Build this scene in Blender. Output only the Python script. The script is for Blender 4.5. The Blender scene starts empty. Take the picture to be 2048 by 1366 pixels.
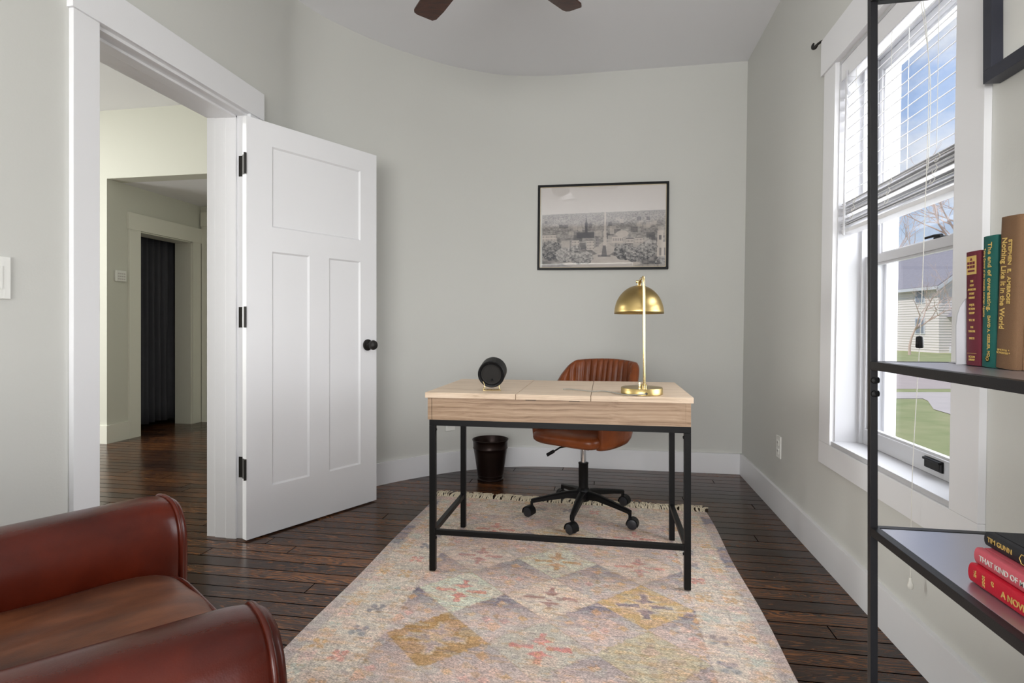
import bpy, bmesh, math, random
import numpy as np
from mathutils import Vector, Matrix
PI = math.pi
sc = bpy.context.scene
COL = sc.collection
# ------------------------------------------------------------------ camera
cam = bpy.data.cameras.new('camera'); camo = bpy.data.objects.new('camera', cam); COL.objects.link(camo)
cam.sensor_width = 36.0; cam.lens = 36.0 * 1105 / 2048; cam.shift_y = -30.0 / 2048; cam.clip_start = 0.02; cam.clip_end = 500
YAW = math.atan(186 / 1105)
camo.location = (0, 0, 1.03); camo.rotation_euler = (PI / 2, 0, YAW)
sc.camera = camo
# ------------------------------------------------------------------ view
vs = sc.view_settings
vs.view_transform = 'Standard'; vs.look = 'None'; vs.gamma = 1; vs.use_curve_mapping = False
vs.exposure = 0.80
# ------------------------------------------------------------------ world (sky with clouds)
W = bpy.data.worlds.new('sky'); sc.world = W; W.use_nodes = True
nt = W.node_tree; nt.nodes.clear()
def wn(t, **k):
    n = nt.nodes.new(t)
    for a, b in k.items(): setattr(n, a, b)
    return n
tc = wn('ShaderNodeTexCoord'); sep = wn('ShaderNodeSeparateXYZ'); nt.links.new(tc.outputs['Generated'], sep.inputs[0])
rp = wn('ShaderNodeValToRGB'); nt.links.new(sep.outputs['Z'], rp.inputs[0])
rp.color_ramp.elements[0].position = 0.0; rp.color_ramp.elements[0].color = (0.62, 0.74, 0.88, 1)
rp.color_ramp.elements[1].position = 0.55; rp.color_ramp.elements[1].color = (0.15, 0.34, 0.78, 1)
mp = wn('ShaderNodeMapping'); mp.inputs['Scale'].default_value = (1, 1, 2.4); nt.links.new(tc.outputs['Generated'], mp.inputs[0])
ns = wn('ShaderNodeTexNoise'); ns.inputs['Scale'].default_value = 3.4; ns.inputs['Detail'].default_value = 7; ns.inputs['Roughness'].default_value = 0.6
nt.links.new(mp.outputs[0], ns.inputs['Vector'])
cr = wn('ShaderNodeValToRGB'); cr.color_ramp.elements[0].position = 0.46; cr.color_ramp.elements[1].position = 0.66
nt.links.new(ns.outputs['Fac'], cr.inputs[0])
mx = wn('ShaderNodeMix', data_type='RGBA'); nt.links.new(cr.outputs[0], mx.inputs[0]); nt.links.new(rp.outputs[0], mx.inputs[6]); mx.inputs[7].default_value = (0.86, 0.88, 0.92, 1)
bg = wn('ShaderNodeBackground'); bg.inputs['Strength'].default_value = 0.52; nt.links.new(mx.outputs[2], bg.inputs[0])
wo = wn('ShaderNodeOutputWorld'); nt.links.new(bg.outputs[0], wo.inputs[0])
# ------------------------------------------------------------------ lights
def area(name, loc, target, sx, sy, power, col=(1, 1, 1)):
    l = bpy.data.lights.new(name, 'AREA'); l.shape = 'RECTANGLE'; l.size = sx; l.size_y = sy; l.energy = power; l.color = col
    o = bpy.data.objects.new(name, l); COL.objects.link(o); o.location = loc
    o.rotation_euler = (Vector(target) - Vector(loc)).to_track_quat('-Z', 'Y').to_euler()
    return o
sun = bpy.data.lights.new('sun', 'SUN'); sun.energy = 1.9; sun.angle = math.radians(4); sun.color = (1.0, 0.97, 0.92)
suno = bpy.data.objects.new('sun', sun); COL.objects.link(suno); suno.rotation_euler = (Vector((0.55, 0.45, -0.75))).to_track_quat('-Z', 'Y').to_euler()
area('daylight_by_front_window', (1.85, 1.88, 1.75), (-0.9, 2.3, 1.0), 2.3, 2.2, 84, (0.97, 0.985, 1.0))
area('daylight_by_side_window', (1.45, -0.7, 1.45), (-1.2, 0.9, 1.2), 1.0, 1.6, 13, (0.97, 0.985, 1.0))
area('rear_fill', (-0.4, -2.45, 1.3), (-0.5, 1.6, 3.1), 1.7, 1.5, 74, (1.0, 0.99, 0.975))  # added fill behind the camera, through an invented opening in the rear wall
area('daylight_in_hall', (-6.7, 1.5, 1.4), (-3.0, 2.9, 1.5), 2.0, 1.7, 68, (1.0, 1.0, 0.95))
area('hall_overhead_fill', (-5.5, 2.2, 2.86), (-5.3, 2.5, 0), 0.5, 0.5, 40, (1.0, 1.0, 0.96))  # added overhead fill to brighten the hall, no fixture there

# ------------------------------------------------------------------ material helpers
def srgb(r, g, b):
    f = lambda c: ((c / 255 + 0.055) / 1.055) ** 2.4 if c / 255 > 0.04045 else c / 255 / 12.92
    return (f(r), f(g), f(b), 1)
class Nodes:
    def __init__(s, m): s.t = m.node_tree; s.b = s.t.nodes['Principled BSDF']
    def n(s, t, **k):
        n = s.t.nodes.new(t)
        for a, b in k.items(): setattr(n, a, b)
        return n
    def l(s, a, b): s.t.links.new(a, b)
def mat(name, col, rough=0.5, metal=0.0, spec=0.5, bump=0.0, bscale=60, coat=0.0, var=0.0, vscale=3.0):
    m = bpy.data.materials.new(name); m.use_nodes = True; N = Nodes(m)
    N.b.inputs['Base Color'].default_value = col; N.b.inputs['Roughness'].default_value = rough
    N.b.inputs['Metallic'].default_value = metal; N.b.inputs['Specular IOR Level'].default_value = spec
    N.b.inputs['Coat Weight'].default_value = coat; N.b.inputs['Coat Roughness'].default_value = 0.15
    tc = N.n('ShaderNodeTexCoord')
    if bump > 0:
        z = N.n('ShaderNodeTexNoise'); z.inputs['Scale'].default_value = bscale; z.inputs['Detail'].default_value = 3
        N.l(tc.outputs['Object'], z.inputs['Vector'])
        bp = N.n('ShaderNodeBump'); bp.inputs['Strength'].default_value = bump; bp.inputs['Distance'].default_value = 0.002
        N.l(z.outputs['Fac'], bp.inputs['Height']); N.l(bp.outputs[0], N.b.inputs['Normal'])
    if var > 0:
        z = N.n('ShaderNodeTexNoise'); z.inputs['Scale'].default_value = vscale; z.inputs['Detail'].default_value = 5
        N.l(tc.outputs['Object'], z.inputs['Vector'])
        x = N.n('ShaderNodeMix', data_type='RGBA'); N.l(z.outputs['Fac'], x.inputs[0])
        x.inputs[6].default_value = tuple(c * (1 - var) for c in col[:3]) + (1,)
        x.inputs[7].default_value = tuple(min(1, c * (1 + var)) for c in col[:3]) + (1,)
        N.l(x.outputs[2], N.b.inputs['Base Color'])
    return m
M = {}
M['wall'] = mat('wall_paint', srgb(208, 208, 203), 0.6, spec=0.3, bump=0.12, bscale=140, var=0.01)
M['hallwall'] = mat('hall_paint', srgb(212, 212, 201), 0.6, spec=0.3, bump=0.1, bscale=140)
M['ceil'] = mat('ceiling_paint', srgb(238, 238, 241), 0.8, spec=0.2, bump=0.08, bscale=90)
M['trim'] = mat('trim_paint', srgb(232, 232, 234), 0.35, spec=0.4)
M['halltrim'] = mat('hall_trim_paint', srgb(228, 227, 216), 0.35, spec=0.4)
M['vinyl'] = mat('window_vinyl', srgb(192, 192, 195), 0.35, spec=0.4)
M['blind'] = mat('blind_slat', srgb(232, 232, 235), 0.45)
M['bronze'] = mat('dark_bronze', srgb(48, 46, 44), 0.42, metal=0.6)
M['nickel'] = mat('worn_nickel', srgb(150, 148, 145), 0.4, metal=0.8)
M['black'] = mat('black_metal', srgb(12, 12, 13), 0.45, spec=0.22, bump=0.05, bscale=300)
M['shelf'] = mat('black_shelf_metal', srgb(30, 30, 33), 0.42, spec=0.3, bump=0.08, bscale=500)
M['shelf_sheen'] = mat('shelf_window_sheen', srgb(188, 187, 196), 0.3, metal=0.8, bump=0.1, bscale=500)  # black shelf finish paled to stand for the window's reflection
M['plastic'] = mat('black_plastic', srgb(12, 12, 14), 0.45, spec=0.22)
M['caster'] = mat('caster_cap', srgb(34, 36, 42), 0.4)
M['chrome'] = mat('chrome', (0.75, 0.75, 0.76, 1), 0.12, metal=1.0)
M['plate'] = mat('switch_plate', srgb(235, 235, 230), 0.35)
M['white'] = mat('white_enamel', srgb(198, 199, 203), 0.4)
M['cordw'] = mat('cord_white', srgb(215, 213, 205), 0.6)
M['cordg'] = mat('cord_grey', srgb(150, 148, 140), 0.5)
M['brassp'] = mat('polished_brass', srgb(208, 186, 138), 0.16, metal=1.0)
M['gold'] = mat('gilt_lettering', srgb(224, 190, 110), 0.4, metal=0.3)
M['dark'] = mat('dark_slot', srgb(18, 16, 14), 0.7)
M['fringe'] = mat('fringe_cotton', srgb(226, 214, 190), 0.9, spec=0.1, var=0.2, vscale=40)
M['curtain'] = mat('curtain_fabric', srgb(74, 74, 80), 0.9, spec=0.1, bump=0.3, bscale=400, var=0.12, vscale=9)
M['pages'] = mat('book_pages', srgb(214, 196, 160), 0.8)
# brushed brass
m = mat('brushed_brass', srgb(180, 156, 104), 0.3, metal=1.0); M['brass'] = m
m.node_tree.nodes['Principled BSDF'].inputs['Anisotropic'].default_value = 0.6
# leather
def leather(name, c0, c1, rough, sc1=4.0, strength=0.25, stretch=(1, 1, 1)):
    m = bpy.data.materials.new(name); m.use_nodes = True; N = Nodes(m)
    tc = N.n('ShaderNodeTexCoord'); mp = N.n('ShaderNodeMapping'); mp.inputs['Scale'].default_value = stretch; N.l(tc.outputs['Object'], mp.inputs[0])
    z = N.n('ShaderNodeTexNoise'); z.inputs['Scale'].default_value = sc1; z.inputs['Detail'].default_value = 6; z.inputs['Roughness'].default_value = 0.6; N.l(mp.outputs[0], z.inputs['Vector'])
    r = N.n('ShaderNodeValToRGB'); r.color_ramp.elements[0].position = 0.3; r.color_ramp.elements[1].position = 0.72
    r.color_ramp.elements[0].color = c0; r.color_ramp.elements[1].color = c1
    N.l(z.outputs['Fac'], r.inputs[0]); N.l(r.outputs[0], N.b.inputs['Base Color'])
    v = N.n('ShaderNodeTexVoronoi'); v.inputs['Scale'].default_value = 420; N.l(tc.outputs['Object'], v.inputs['Vector'])
    z2 = N.n('ShaderNodeTexNoise'); z2.inputs['Scale'].default_value = 14; z2.inputs['Detail'].default_value = 3; N.l(tc.outputs['Object'], z2.inputs['Vector'])
    b = N.n('ShaderNodeBump'); b.inputs['Strength'].default_value = strength; b.inputs['Distance'].default_value = 0.0008; N.l(v.outputs['Distance'], b.inputs['Height'])
    b2 = N.n('ShaderNodeBump'); b2.inputs['Strength'].default_value = 0.25; b2.inputs['Distance'].default_value = 0.004; N.l(z2.outputs['Fac'], b2.inputs['Height']); N.l(b.outputs[0], b2.inputs['Normal'])
    N.l(b2.outputs[0], N.b.inputs['Normal'])
    N.b.inputs['Roughness'].default_value = rough
    N.b.inputs['Specular IOR Level'].default_value = 0.32
    return m
M['oxblood'] = leather('oxblood_leather', srgb(58, 16, 7), srgb(96, 32, 15), 0.27, strength=0.08)
M['worn'] = leather('worn_seat_leather', srgb(48, 20, 11), srgb(128, 74, 42), 0.42, 9.0, 0.12, (1.0, 0.3, 1.0))
M['tan'] = leather('cognac_leather', srgb(84, 38, 15), srgb(134, 70, 32), 0.33, 5.0, 0.2)
# light oak
def wood(name, c0, c1, c2, sc=(1.2, 26, 26), rough=0.5):
    m = bpy.data.materials.new(name); m.use_nodes = True; N = Nodes(m)
    tc = N.n('ShaderNodeTexCoord'); mp = N.n('ShaderNodeMapping'); mp.inputs['Scale'].default_value = sc; N.l(tc.outputs['Object'], mp.inputs[0])
    wz = N.n('ShaderNodeTexNoise'); wz.inputs['Scale'].default_value = 2.2; wz.inputs['Detail'].default_value = 2; N.l(tc.outputs['Object'], wz.inputs['Vector'])
    ad = N.n('ShaderNodeMix', data_type='RGBA', blend_type='LINEAR_LIGHT'); ad.inputs[0].default_value = 1.0
    N.l(mp.outputs[0], ad.inputs[6]); N.l(wz.outputs['Color'], ad.inputs[7])
    z = N.n('ShaderNodeTexNoise'); z.inputs['Scale'].default_value = 2.2; z.inputs['Detail'].default_value = 9; z.inputs['Roughness'].default_value = 0.72; N.l(ad.outputs[2], z.inputs['Vector'])
    r = N.n('ShaderNodeValToRGB'); e = r.color_ramp.elements; e[0].position = 0.32; e[0].color = c0; e[1].position = 0.68; e[1].color = c2
    k = e.new(0.48); k.color = c1
    N.l(z.outputs['Fac'], r.inputs[0]); N.l(r.outputs[0], N.b.inputs['Base Color']); N.b.inputs['Roughness'].default_value = rough
    b = N.n('ShaderNodeBump'); b.inputs['Strength'].default_value = 0.15; b.inputs['Distance'].default_value = 0.001; N.l(z.outputs['Fac'], b.inputs['Height']); N.l(b.outputs[0], N.b.inputs['Normal'])
    return m
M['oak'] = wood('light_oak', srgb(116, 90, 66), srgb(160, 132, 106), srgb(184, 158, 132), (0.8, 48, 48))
M['oak_lit'] = wood('oak_top_lit', srgb(182, 156, 130), srgb(218, 194, 168), srgb(232, 212, 190), (0.8, 48, 48), 0.45)  # apron oak made paler, window light on the desk top put into the colour
M['fanwood'] = wood('walnut_blade', srgb(40, 18, 12), srgb(66, 32, 20), srgb(88, 46, 28), (3, 30, 30), 0.35)
# floor boards (run along X)
m = bpy.data.materials.new('dark_floorboards'); m.use_nodes = True; N = Nodes(m); M['floor'] = m
tc = N.n('ShaderNodeTexCoord'); sp = N.n('ShaderNodeSeparateXYZ'); N.l(tc.outputs['Object'], sp.inputs[0])
def math_(op, a, b=None, N=N):
    n = N.n('ShaderNodeMath', operation=op)
    for i, v in enumerate((a, b)):
        if v is None: continue
        if isinstance(v, (int, float)): n.inputs[i].default_value = v
        else: N.l(v, n.inputs[i])
    return n.outputs[0]
yy = math_('DIVIDE', math_('ADD', sp.outputs['Y'], 0.02), 0.083)
row = math_('FLOOR', yy); fy = math_('FRACT', yy)
w1 = N.n('ShaderNodeTexWhiteNoise', noise_dimensions='1D'); N.l(row, w1.inputs['W'])
xs = math_('DIVIDE', math_('ADD', sp.outputs['X'], math_('MULTIPLY', w1.outputs['Value'], 7.3)), 1.9)
pc = math_('FLOOR', xs); fx = math_('FRACT', xs)
cb = N.n('ShaderNodeCombineXYZ'); N.l(row, cb.inputs[0]); N.l(pc, cb.inputs[1])
w2 = N.n('ShaderNodeTexWhiteNoise', noise_dimensions='2D'); N.l(cb.outputs[0], w2.inputs['Vector'])
cg = N.n('ShaderNodeCombineXYZ'); N.l(math_('MULTIPLY', sp.outputs['X'], 1.0), cg.inputs[0]); N.l(math_('MULTIPLY', sp.outputs['Y'], 9.0), cg.inputs[1]); N.l(math_('MULTIPLY', w2.outputs['Value'], 31.0), cg.inputs[2])
z = N.n('ShaderNodeTexNoise'); z.inputs['Scale'].default_value = 1.6; z.inputs['Detail'].default_value = 2; z.inputs['Distortion'].default_value = 0.6; N.l(cg.outputs[0], z.inputs['Vector'])
rings = math_('FRACT', math_('MULTIPLY', z.outputs['Fac'], 22.0))
rings = math_('ABSOLUTE', math_('SUBTRACT', rings, 0.5))
zf = N.n('ShaderNodeTexNoise'); zf.inputs['Scale'].default_value = 14; zf.inputs['Detail'].default_value = 6; zf.inputs['Roughness'].default_value = 0.7; N.l(cg.outputs[0], zf.inputs['Vector'])
zp = N.n('ShaderNodeTexNoise'); zp.inputs['Scale'].default_value = 1.1; zp.inputs['Detail'].default_value = 3; N.l(tc.outputs['Object'], zp.inputs['Vector'])
g = math_('MULTIPLY', math_('ADD', math_('MULTIPLY', rings, 1.0), math_('SUBTRACT', zf.outputs['Fac'], 0.5)), 1.0)
g = math_('ADD', g, math_('MULTIPLY', math_('SUBTRACT', zp.outputs['Fac'], 0.53), 1.0))
g = math_('ADD', math_('ADD', g, 0.20), math_('MULTIPLY', math_('SUBTRACT', w2.outputs['Value'], 0.5), 0.26))
r = N.n('ShaderNodeValToRGB'); e = r.color_ramp.elements; e[0].position = 0.05; e[0].color = srgb(34, 23, 20); e[1].position = 0.9; e[1].color = srgb(134, 84, 44)
k = e.new(0.42); k.color = srgb(54, 35, 26)
N.l(g, r.inputs[0])
def edge(f, wdt): return math_('LESS_THAN', math_('SUBTRACT', 0.5, math_('ABSOLUTE', math_('SUBTRACT', f, 0.5))), wdt)
gap = math_('MAXIMUM', edge(fy, 0.032), edge(fx, 0.0011))
gm = N.n('ShaderNodeMix', data_type='RGBA'); N.l(gap, gm.inputs[0]); N.l(r.outputs[0], gm.inputs[6]); gm.inputs[7].default_value = srgb(4, 3, 3)
N.l(gm.outputs[2], N.b.inputs['Base Color'])
h = math_('SUBTRACT', math_('MULTIPLY', zf.outputs['Fac'], 0.25), math_('MULTIPLY', gap, 1.2))
wv = N.n('ShaderNodeTexNoise'); wv.inputs['Scale'].default_value = 5; N.l(tc.outputs['Object'], wv.inputs['Vector'])
bp = N.n('ShaderNodeBump'); bp.inputs['Strength'].default_value = 0.35; bp.inputs['Distance'].default_value = 0.0012; N.l(h, bp.inputs['Height'])
bp2 = N.n('ShaderNodeBump'); bp2.inputs['Strength'].default_value = 0.3; bp2.inputs['Distance'].default_value = 0.004; N.l(wv.outputs['Fac'], bp2.inputs['Height']); N.l(bp.outputs[0], bp2.inputs['Normal'])
N.l(bp2.outputs[0], N.b.inputs['Normal'])
N.l(math_('ADD', 0.12, math_('MULTIPLY', zf.outputs['Fac'], 0.2)), N.b.inputs['Roughness'])
N.l(math_('MULTIPLY', math_('SUBTRACT', 1.0, gap), 0.36), N.b.inputs['Specular IOR Level'])
# glass
def glassmat(name, refl=0.06):
    m = bpy.data.materials.new(name); m.use_nodes = True; t = m.node_tree; t.nodes.clear()
    a = t.nodes.new('ShaderNodeBsdfTransparent'); b = t.nodes.new('ShaderNodeBsdfGlossy'); b.inputs['Roughness'].default_value = 0.02
    x = t.nodes.new('ShaderNodeMixShader'); x.inputs[0].default_value = refl; o = t.nodes.new('ShaderNodeOutputMaterial')
    t.links.new(a.outputs[0], x.inputs[1]); t.links.new(b.outputs[0], x.inputs[2]); t.links.new(x.outputs[0], o.inputs[0]); return m
M['glass'] = glassmat('window_glass', 0.04)
M['picglass'] = glassmat('picture_glass', 0.05)
def attrmat(name, rough, extra=0.0, scale=900, spec=0.3, bump=0.0):
    m = bpy.data.materials.new(name); m.use_nodes = True; N = Nodes(m)
    a = N.n('ShaderNodeAttribute'); a.attribute_name = 'Col'
    out = a.outputs['Color']
    tc = N.n('ShaderNodeTexCoord')
    if extra:
        z = N.n('ShaderNodeTexNoise'); z.inputs['Scale'].default_value = scale; z.inputs['Detail'].default_value = 2
        mp = N.n('ShaderNodeMapping'); mp.inputs['Scale'].default_value = (0.35, 1, 1); N.l(tc.outputs['Object'], mp.inputs[0]); N.l(mp.outputs[0], z.inputs['Vector'])
        mr = N.n('ShaderNodeMapRange'); mr.inputs['From Min'].default_value = 0.3; mr.inputs['From Max'].default_value = 0.7
        mr.inputs['To Min'].default_value = 1 - extra; mr.inputs['To Max'].default_value = 1 + extra * 0.8; N.l(z.outputs['Fac'], mr.inputs[0])
        x = N.n('ShaderNodeVectorMath', operation='SCALE'); N.l(out, x.inputs[0]); N.l(mr.outputs[0], x.inputs['Scale']); out = x.outputs[0]
        if bump:
            b = N.n('ShaderNodeBump'); b.inputs['Strength'].default_value = bump; b.inputs['Distance'].default_value = 0.002; N.l(z.outputs['Fac'], b.inputs['Height']); N.l(b.outputs[0], N.b.inputs['Normal'])
    N.l(out, N.b.inputs['Base Color']); N.b.inputs['Roughness'].default_value = rough; N.b.inputs['Specular IOR Level'].default_value = spec
    return m
M['rug'] = attrmat('rug_weave', 0.95, 0.5, 520, 0.1, 0.6)
M['print'] = attrmat('engraving_print', 0.7)

# ------------------------------------------------------------------ mesh helpers
def box(bm, x0, x1, y0, y1, z0, z1, bev=0.0, seg=2):
    vs = [bm.verts.new(p) for p in ((x0,y0,z0),(x1,y0,z0),(x1,y1,z0),(x0,y1,z0),(x0,y0,z1),(x1,y0,z1),(x1,y1,z1),(x0,y1,z1))]
    fs = [bm.faces.new([vs[i] for i in f]) for f in ((3,2,1,0),(4,5,6,7),(0,1,5,4),(1,2,6,5),(2,3,7,6),(3,0,4,7))]
    if bev > 0:
        es = list({e for f in fs for e in f.edges})
        r = bmesh.ops.bevel(bm, geom=es, offset=bev, segments=seg, profile=0.7, affect='EDGES')
        return list({v for f in r['faces'] for v in f.verts} | {v for v in vs if v.is_valid})
    return vs
def xf(vs, m):
    for v in vs: v.co = m @ v.co
def ring_frames(path, closed):
    P = [Vector(p) for p in path]; n = len(P); T = []
    for i in range(n):
        a = P[(i - 1) % n] if (closed or i > 0) else P[0]; b = P[(i + 1) % n] if (closed or i < n - 1) else P[-1]
        T.append((b - a).normalized())
    up = Vector((0, 0, 1)) if abs(T[0].z) < 0.9 else Vector((1, 0, 0))
    U = (up - T[0] * up.dot(T[0])).normalized(); out = []
    for i in range(n):
        U = (U - T[i] * U.dot(T[i])).normalized(); out.append((P[i], U, T[i].cross(U)))
    return out
def tube(bm, path, r, seg=10, closed=False, ry=None):
    fr = ring_frames(path, closed); rings = []; n = len(fr)
    for i, (p, u, v) in enumerate(fr):
        rr = r[i] if isinstance(r, (list, tuple)) else r; r2 = rr if ry is None else ry
        rings.append([bm.verts.new(p + u * math.cos(2*PI*k/seg) * rr + v * math.sin(2*PI*k/seg) * r2) for k in range(seg)])
    loft(bm, rings, closed, not closed); return [v for q in rings for v in q]
def loft(bm, rings, closed=False, caps=True, wrap=True):
    n = len(rings); s = len(rings[0])
    for i in range(n if closed else n - 1):
        a, b = rings[i], rings[(i + 1) % n]
        for k in range(s if wrap else s - 1):
            try: bm.faces.new((a[k], a[(k + 1) % s], b[(k + 1) % s], b[k]))
            except ValueError: pass
    if caps and not closed:
        try: bm.faces.new(list(reversed(rings[0]))); bm.faces.new(rings[-1])
        except ValueError: pass
def lathe(bm, prof, seg=32, c=(0, 0, 0), axis='Z'):
    rings = []; c = Vector(c)
    for r, h in prof:
        ring = []
        for k in range(seg):
            a = 2 * PI * k / seg; x, y = math.cos(a) * max(r, 1e-5), math.sin(a) * max(r, 1e-5)
            p = {'Z': (x, y, h), 'Y': (x, h, -y), 'X': (h, x, y)}[axis]
            ring.append(bm.verts.new(c + Vector(p)))
        rings.append(ring)
    loft(bm, rings, False, True); return [v for q in rings for v in q]
def cyl(bm, a, b, r, seg=16): return tube(bm, [a, b], r, seg)
def prism(bm, poly, plane, a, b):
    def P(p, h): return {'XY': (p[0], p[1], h), 'XZ': (p[0], h, p[1]), 'YZ': (h, p[0], p[1])}[plane]
    A = [bm.verts.new(P(p, a)) for p in poly]; B = [bm.verts.new(P(p, b)) for p in poly]
    loft(bm, [A, B]); return A + B
def obj(name, bm, m, parent=None, smooth=None, merge=False):
    if merge: bmesh.ops.remove_doubles(bm, verts=bm.verts, dist=1e-5)
    bmesh.ops.recalc_face_normals(bm, faces=bm.faces)
    me = bpy.data.meshes.new(name); bm.to_mesh(me); bm.free()
    if isinstance(m, (list, tuple)):
        for q in m: me.materials.append(M[q])
    else: me.materials.append(M[m] if isinstance(m, str) else m)
    if smooth is not None:
        for p in me.polygons: p.use_smooth = True
        me.set_sharp_from_angle(angle=math.radians(smooth))
    o = bpy.data.objects.new(name, me); COL.objects.link(o)
    if parent is not None: o.parent = parent
    return o
def B(): return bmesh.new()
def lean(bm):
    for v in bm.verts: v.co.x += 0.0146 * v.co.z
    return bm
def thing(name, label, cat, loc=(0, 0, 0), rz=0.0, group=None):
    o = bpy.data.objects.new(name, None); o.empty_display_size = 0.1; COL.objects.link(o); o.location = loc; o.rotation_euler = (0, 0, rz)
    o['label'] = label; o['category'] = cat
    if group: o['group'] = group
    return o
def tag(o, label, cat, group=None):
    o['label'] = label; o['category'] = cat
    if group: o['group'] = group
    return o
def struct(name, bm, m, smooth=None, label=None):
    o = obj(name, bm, m, None, smooth); o['kind'] = 'structure'; o['label'] = label; o['category'] = name.split('_')[0]
    return o
def catmull(P, n=6, closed=False):
    P = [Vector(p) for p in P]; out = []; N_ = len(P)
    for i in range(N_ if closed else N_ - 1):
        if closed: p0, p1, p2, p3 = P[i-1], P[i], P[(i+1) % N_], P[(i+2) % N_]
        else: p0 = P[max(i-1, 0)]; p1 = P[i]; p2 = P[i+1]; p3 = P[min(i+2, N_-1)]
        for k in range(n):
            t = k / n
            out.append(0.5 * ((2*p1) + (-p0+p2)*t + (2*p0-5*p1+4*p2-p3)*t*t + (-p0+3*p1-3*p2+p3)*t**3))
    if not closed: out.append(P[-1])
    return out
def text(body, size, m, parent, mw, name='lettering', ext=0.0003, align='LEFT', sx=1.0, offset=0.0):
    cu = bpy.data.curves.new('t', 'FONT'); cu.body = body; cu.size = size; cu.extrude = ext; cu.align_x = align; cu.align_y = 'CENTER'; cu.offset = offset
    to = bpy.data.objects.new('t', cu); COL.objects.link(to)
    me = bpy.data.meshes.new_from_object(to); bpy.data.objects.remove(to)
    me.transform(Matrix.Scale(sx, 4, (1, 0, 0))); me.transform(mw); me.materials.clear(); me.materials.append(M[m]); me.name = name
    o = bpy.data.objects.new(name, me); COL.objects.link(o); o.parent = parent; return o

# ================================================================== STRUCTURE
CZ = 2.88; XR = 0.94; XL = -1.72; YB = 4.07
b = B(); box(b, -6.6, 1.19, -2.35, 6.0, -0.12, 0.0); struct('floor', b, 'floor', label='dark stained floorboards running across the office and hall')
b = B(); box(b, -2.0, 1.3, -2.35, 4.4, CZ, CZ + 0.12); struct('ceiling', b, 'ceil', label='smooth white office ceiling')
# right wall with two window openings, leaning slightly outwards
b = B()
WY0, WY1, WZ0, WZ1 = 1.69, 2.515, 0.545, 2.135
V0, V1 = -1.2, -0.25
def wallpiece(y0, y1, z0, z1): box(b, XR, XR + 0.215, y0, y1, z0, z1)
wallpiece(-2.35, V0, 0, CZ); wallpiece(V1, WY0, 0, CZ); wallpiece(WY1, 4.4, 0, CZ)
for a, c in ((V0, V1), (WY0, WY1)): wallpiece(a, c, 0, WZ0); wallpiece(a, c, WZ1, CZ)
struct('wall_right', lean(b), 'wall', label='greige painted wall with the tall window')
# back wall + curved corner
ctrl = [(-1.72, 2.72), (-1.716, 2.88), (-1.664, 3.05), (-1.565, 3.23), (-1.475, 3.37), (-1.371, 3.505), (-1.24, 3.645), (-1.09, 3.785), (-0.93, 3.895), (-0.763, 3.985), (-0.6, 4.035), (-0.42, 4.062), (-0.25, 4.07)]
curve = [(-1.72, 2.6)] + [(p.x, p.y) for p in catmull([(x, y, 0) for x, y in ctrl], 5)]
def wallstrip(pts, z0, z1, th):
    b = B(); L = []
    for i, p in enumerate(pts):
        a = Vector(pts[max(i-1, 0)]); c = Vector(pts[min(i+1, len(pts)-1)]); t = (c - a).normalized(); n = Vector((t.y, -t.x))
        q = Vector(p) + n * th
        L.append([b.verts.new((p[0], p[1], z0)), b.verts.new((q.x, q.y, z0)), b.verts.new((q.x, q.y, z1)), b.verts.new((p[0], p[1], z1))])
    loft(b, L); return b
bk = curve + [(1.3, YB)]
struct('wall_back', wallstrip(bk, 0, CZ, -0.15), 'wall', 30, 'greige back wall with the large curved corner')
bb = curve + [(XR + 0.0, YB)]
BH = 0.142
struct('baseboard_back', wallstrip(bb, 0, BH, 0.017), 'trim', 30, 'tall white baseboard bending round the curved corner')
b = B(); box(b, XR - 0.017, XR + 0.004, V1 - 3, YB, 0, BH, 0.001); struct('baseboard_right', lean(b), 'trim', label='tall white baseboard under the window')
# left wall with door opening
DY0, DY1, DZ = 1.64, 2.43, 2.055
b = B()
box(b, XL - 0.2, XL, -2.35, DY0 - 0.02, 0, CZ); box(b, XL - 0.2, XL, DY1 + 0.02, 2.6, 0, CZ); box(b, XL - 0.2, XL, DY0 - 0.02, DY1 + 0.02, DZ + 0.02, CZ)
struct('wall_left', b, 'wall', label='greige left wall around the doorway')
b = B(); box(b, XL - 0.001, XL + 0.017, -2.3, 1.53, 0, BH, 0.001); struct('baseboard_left', b, 'trim', label='white baseboard of the left wall')
b = B(); box(b, -1.99, 1.3, -2.35, -2.2, 0, 0.7); box(b, -1.99, -1.3, -2.35, -2.2, 0.7, 2.2); box(b, 0.5, 1.3, -2.35, -2.2, 0.7, 2.2); box(b, -1.99, 1.3, -2.35, -2.2, 2.2, CZ)
struct('wall_rear', b, 'wall', label='greige rear wall')
# door jamb lining and casings
b = B()
box(b, XL - 0.21, XL, DY1, DY1 + 0.02, 0, DZ, 0.001); box(b, XL - 0.21, XL, DY0 - 0.02, DY0, 0, DZ, 0.001)
box(b, XL - 0.21, XL, DY0 - 0.02, DY1 + 0.02, DZ, DZ + 0.02, 0.001)
for y0, y1 in ((DY1 - 0.011, DY1), (DY0, DY0 + 0.011)):
    box(b, XL - 0.10, XL - 0.045, y0, y1, 0, DZ, 0.002); box(b, XL - 0.16, XL - 0.10, y0 + 0.004 if y0 > 2 else y0, y1 if y0 > 2 else y1 - 0.004, 0, DZ, 0.001)
box(b, XL - 0.10, XL - 0.045, DY0, DY1, DZ - 0.011, DZ, 0.002); box(b, XL - 0.16, XL - 0.10, DY0, DY1, DZ - 0.007, DZ, 0.001)
struct('trim_1', b, 'trim', label='white door lining with stepped stops')
b = B()
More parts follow.
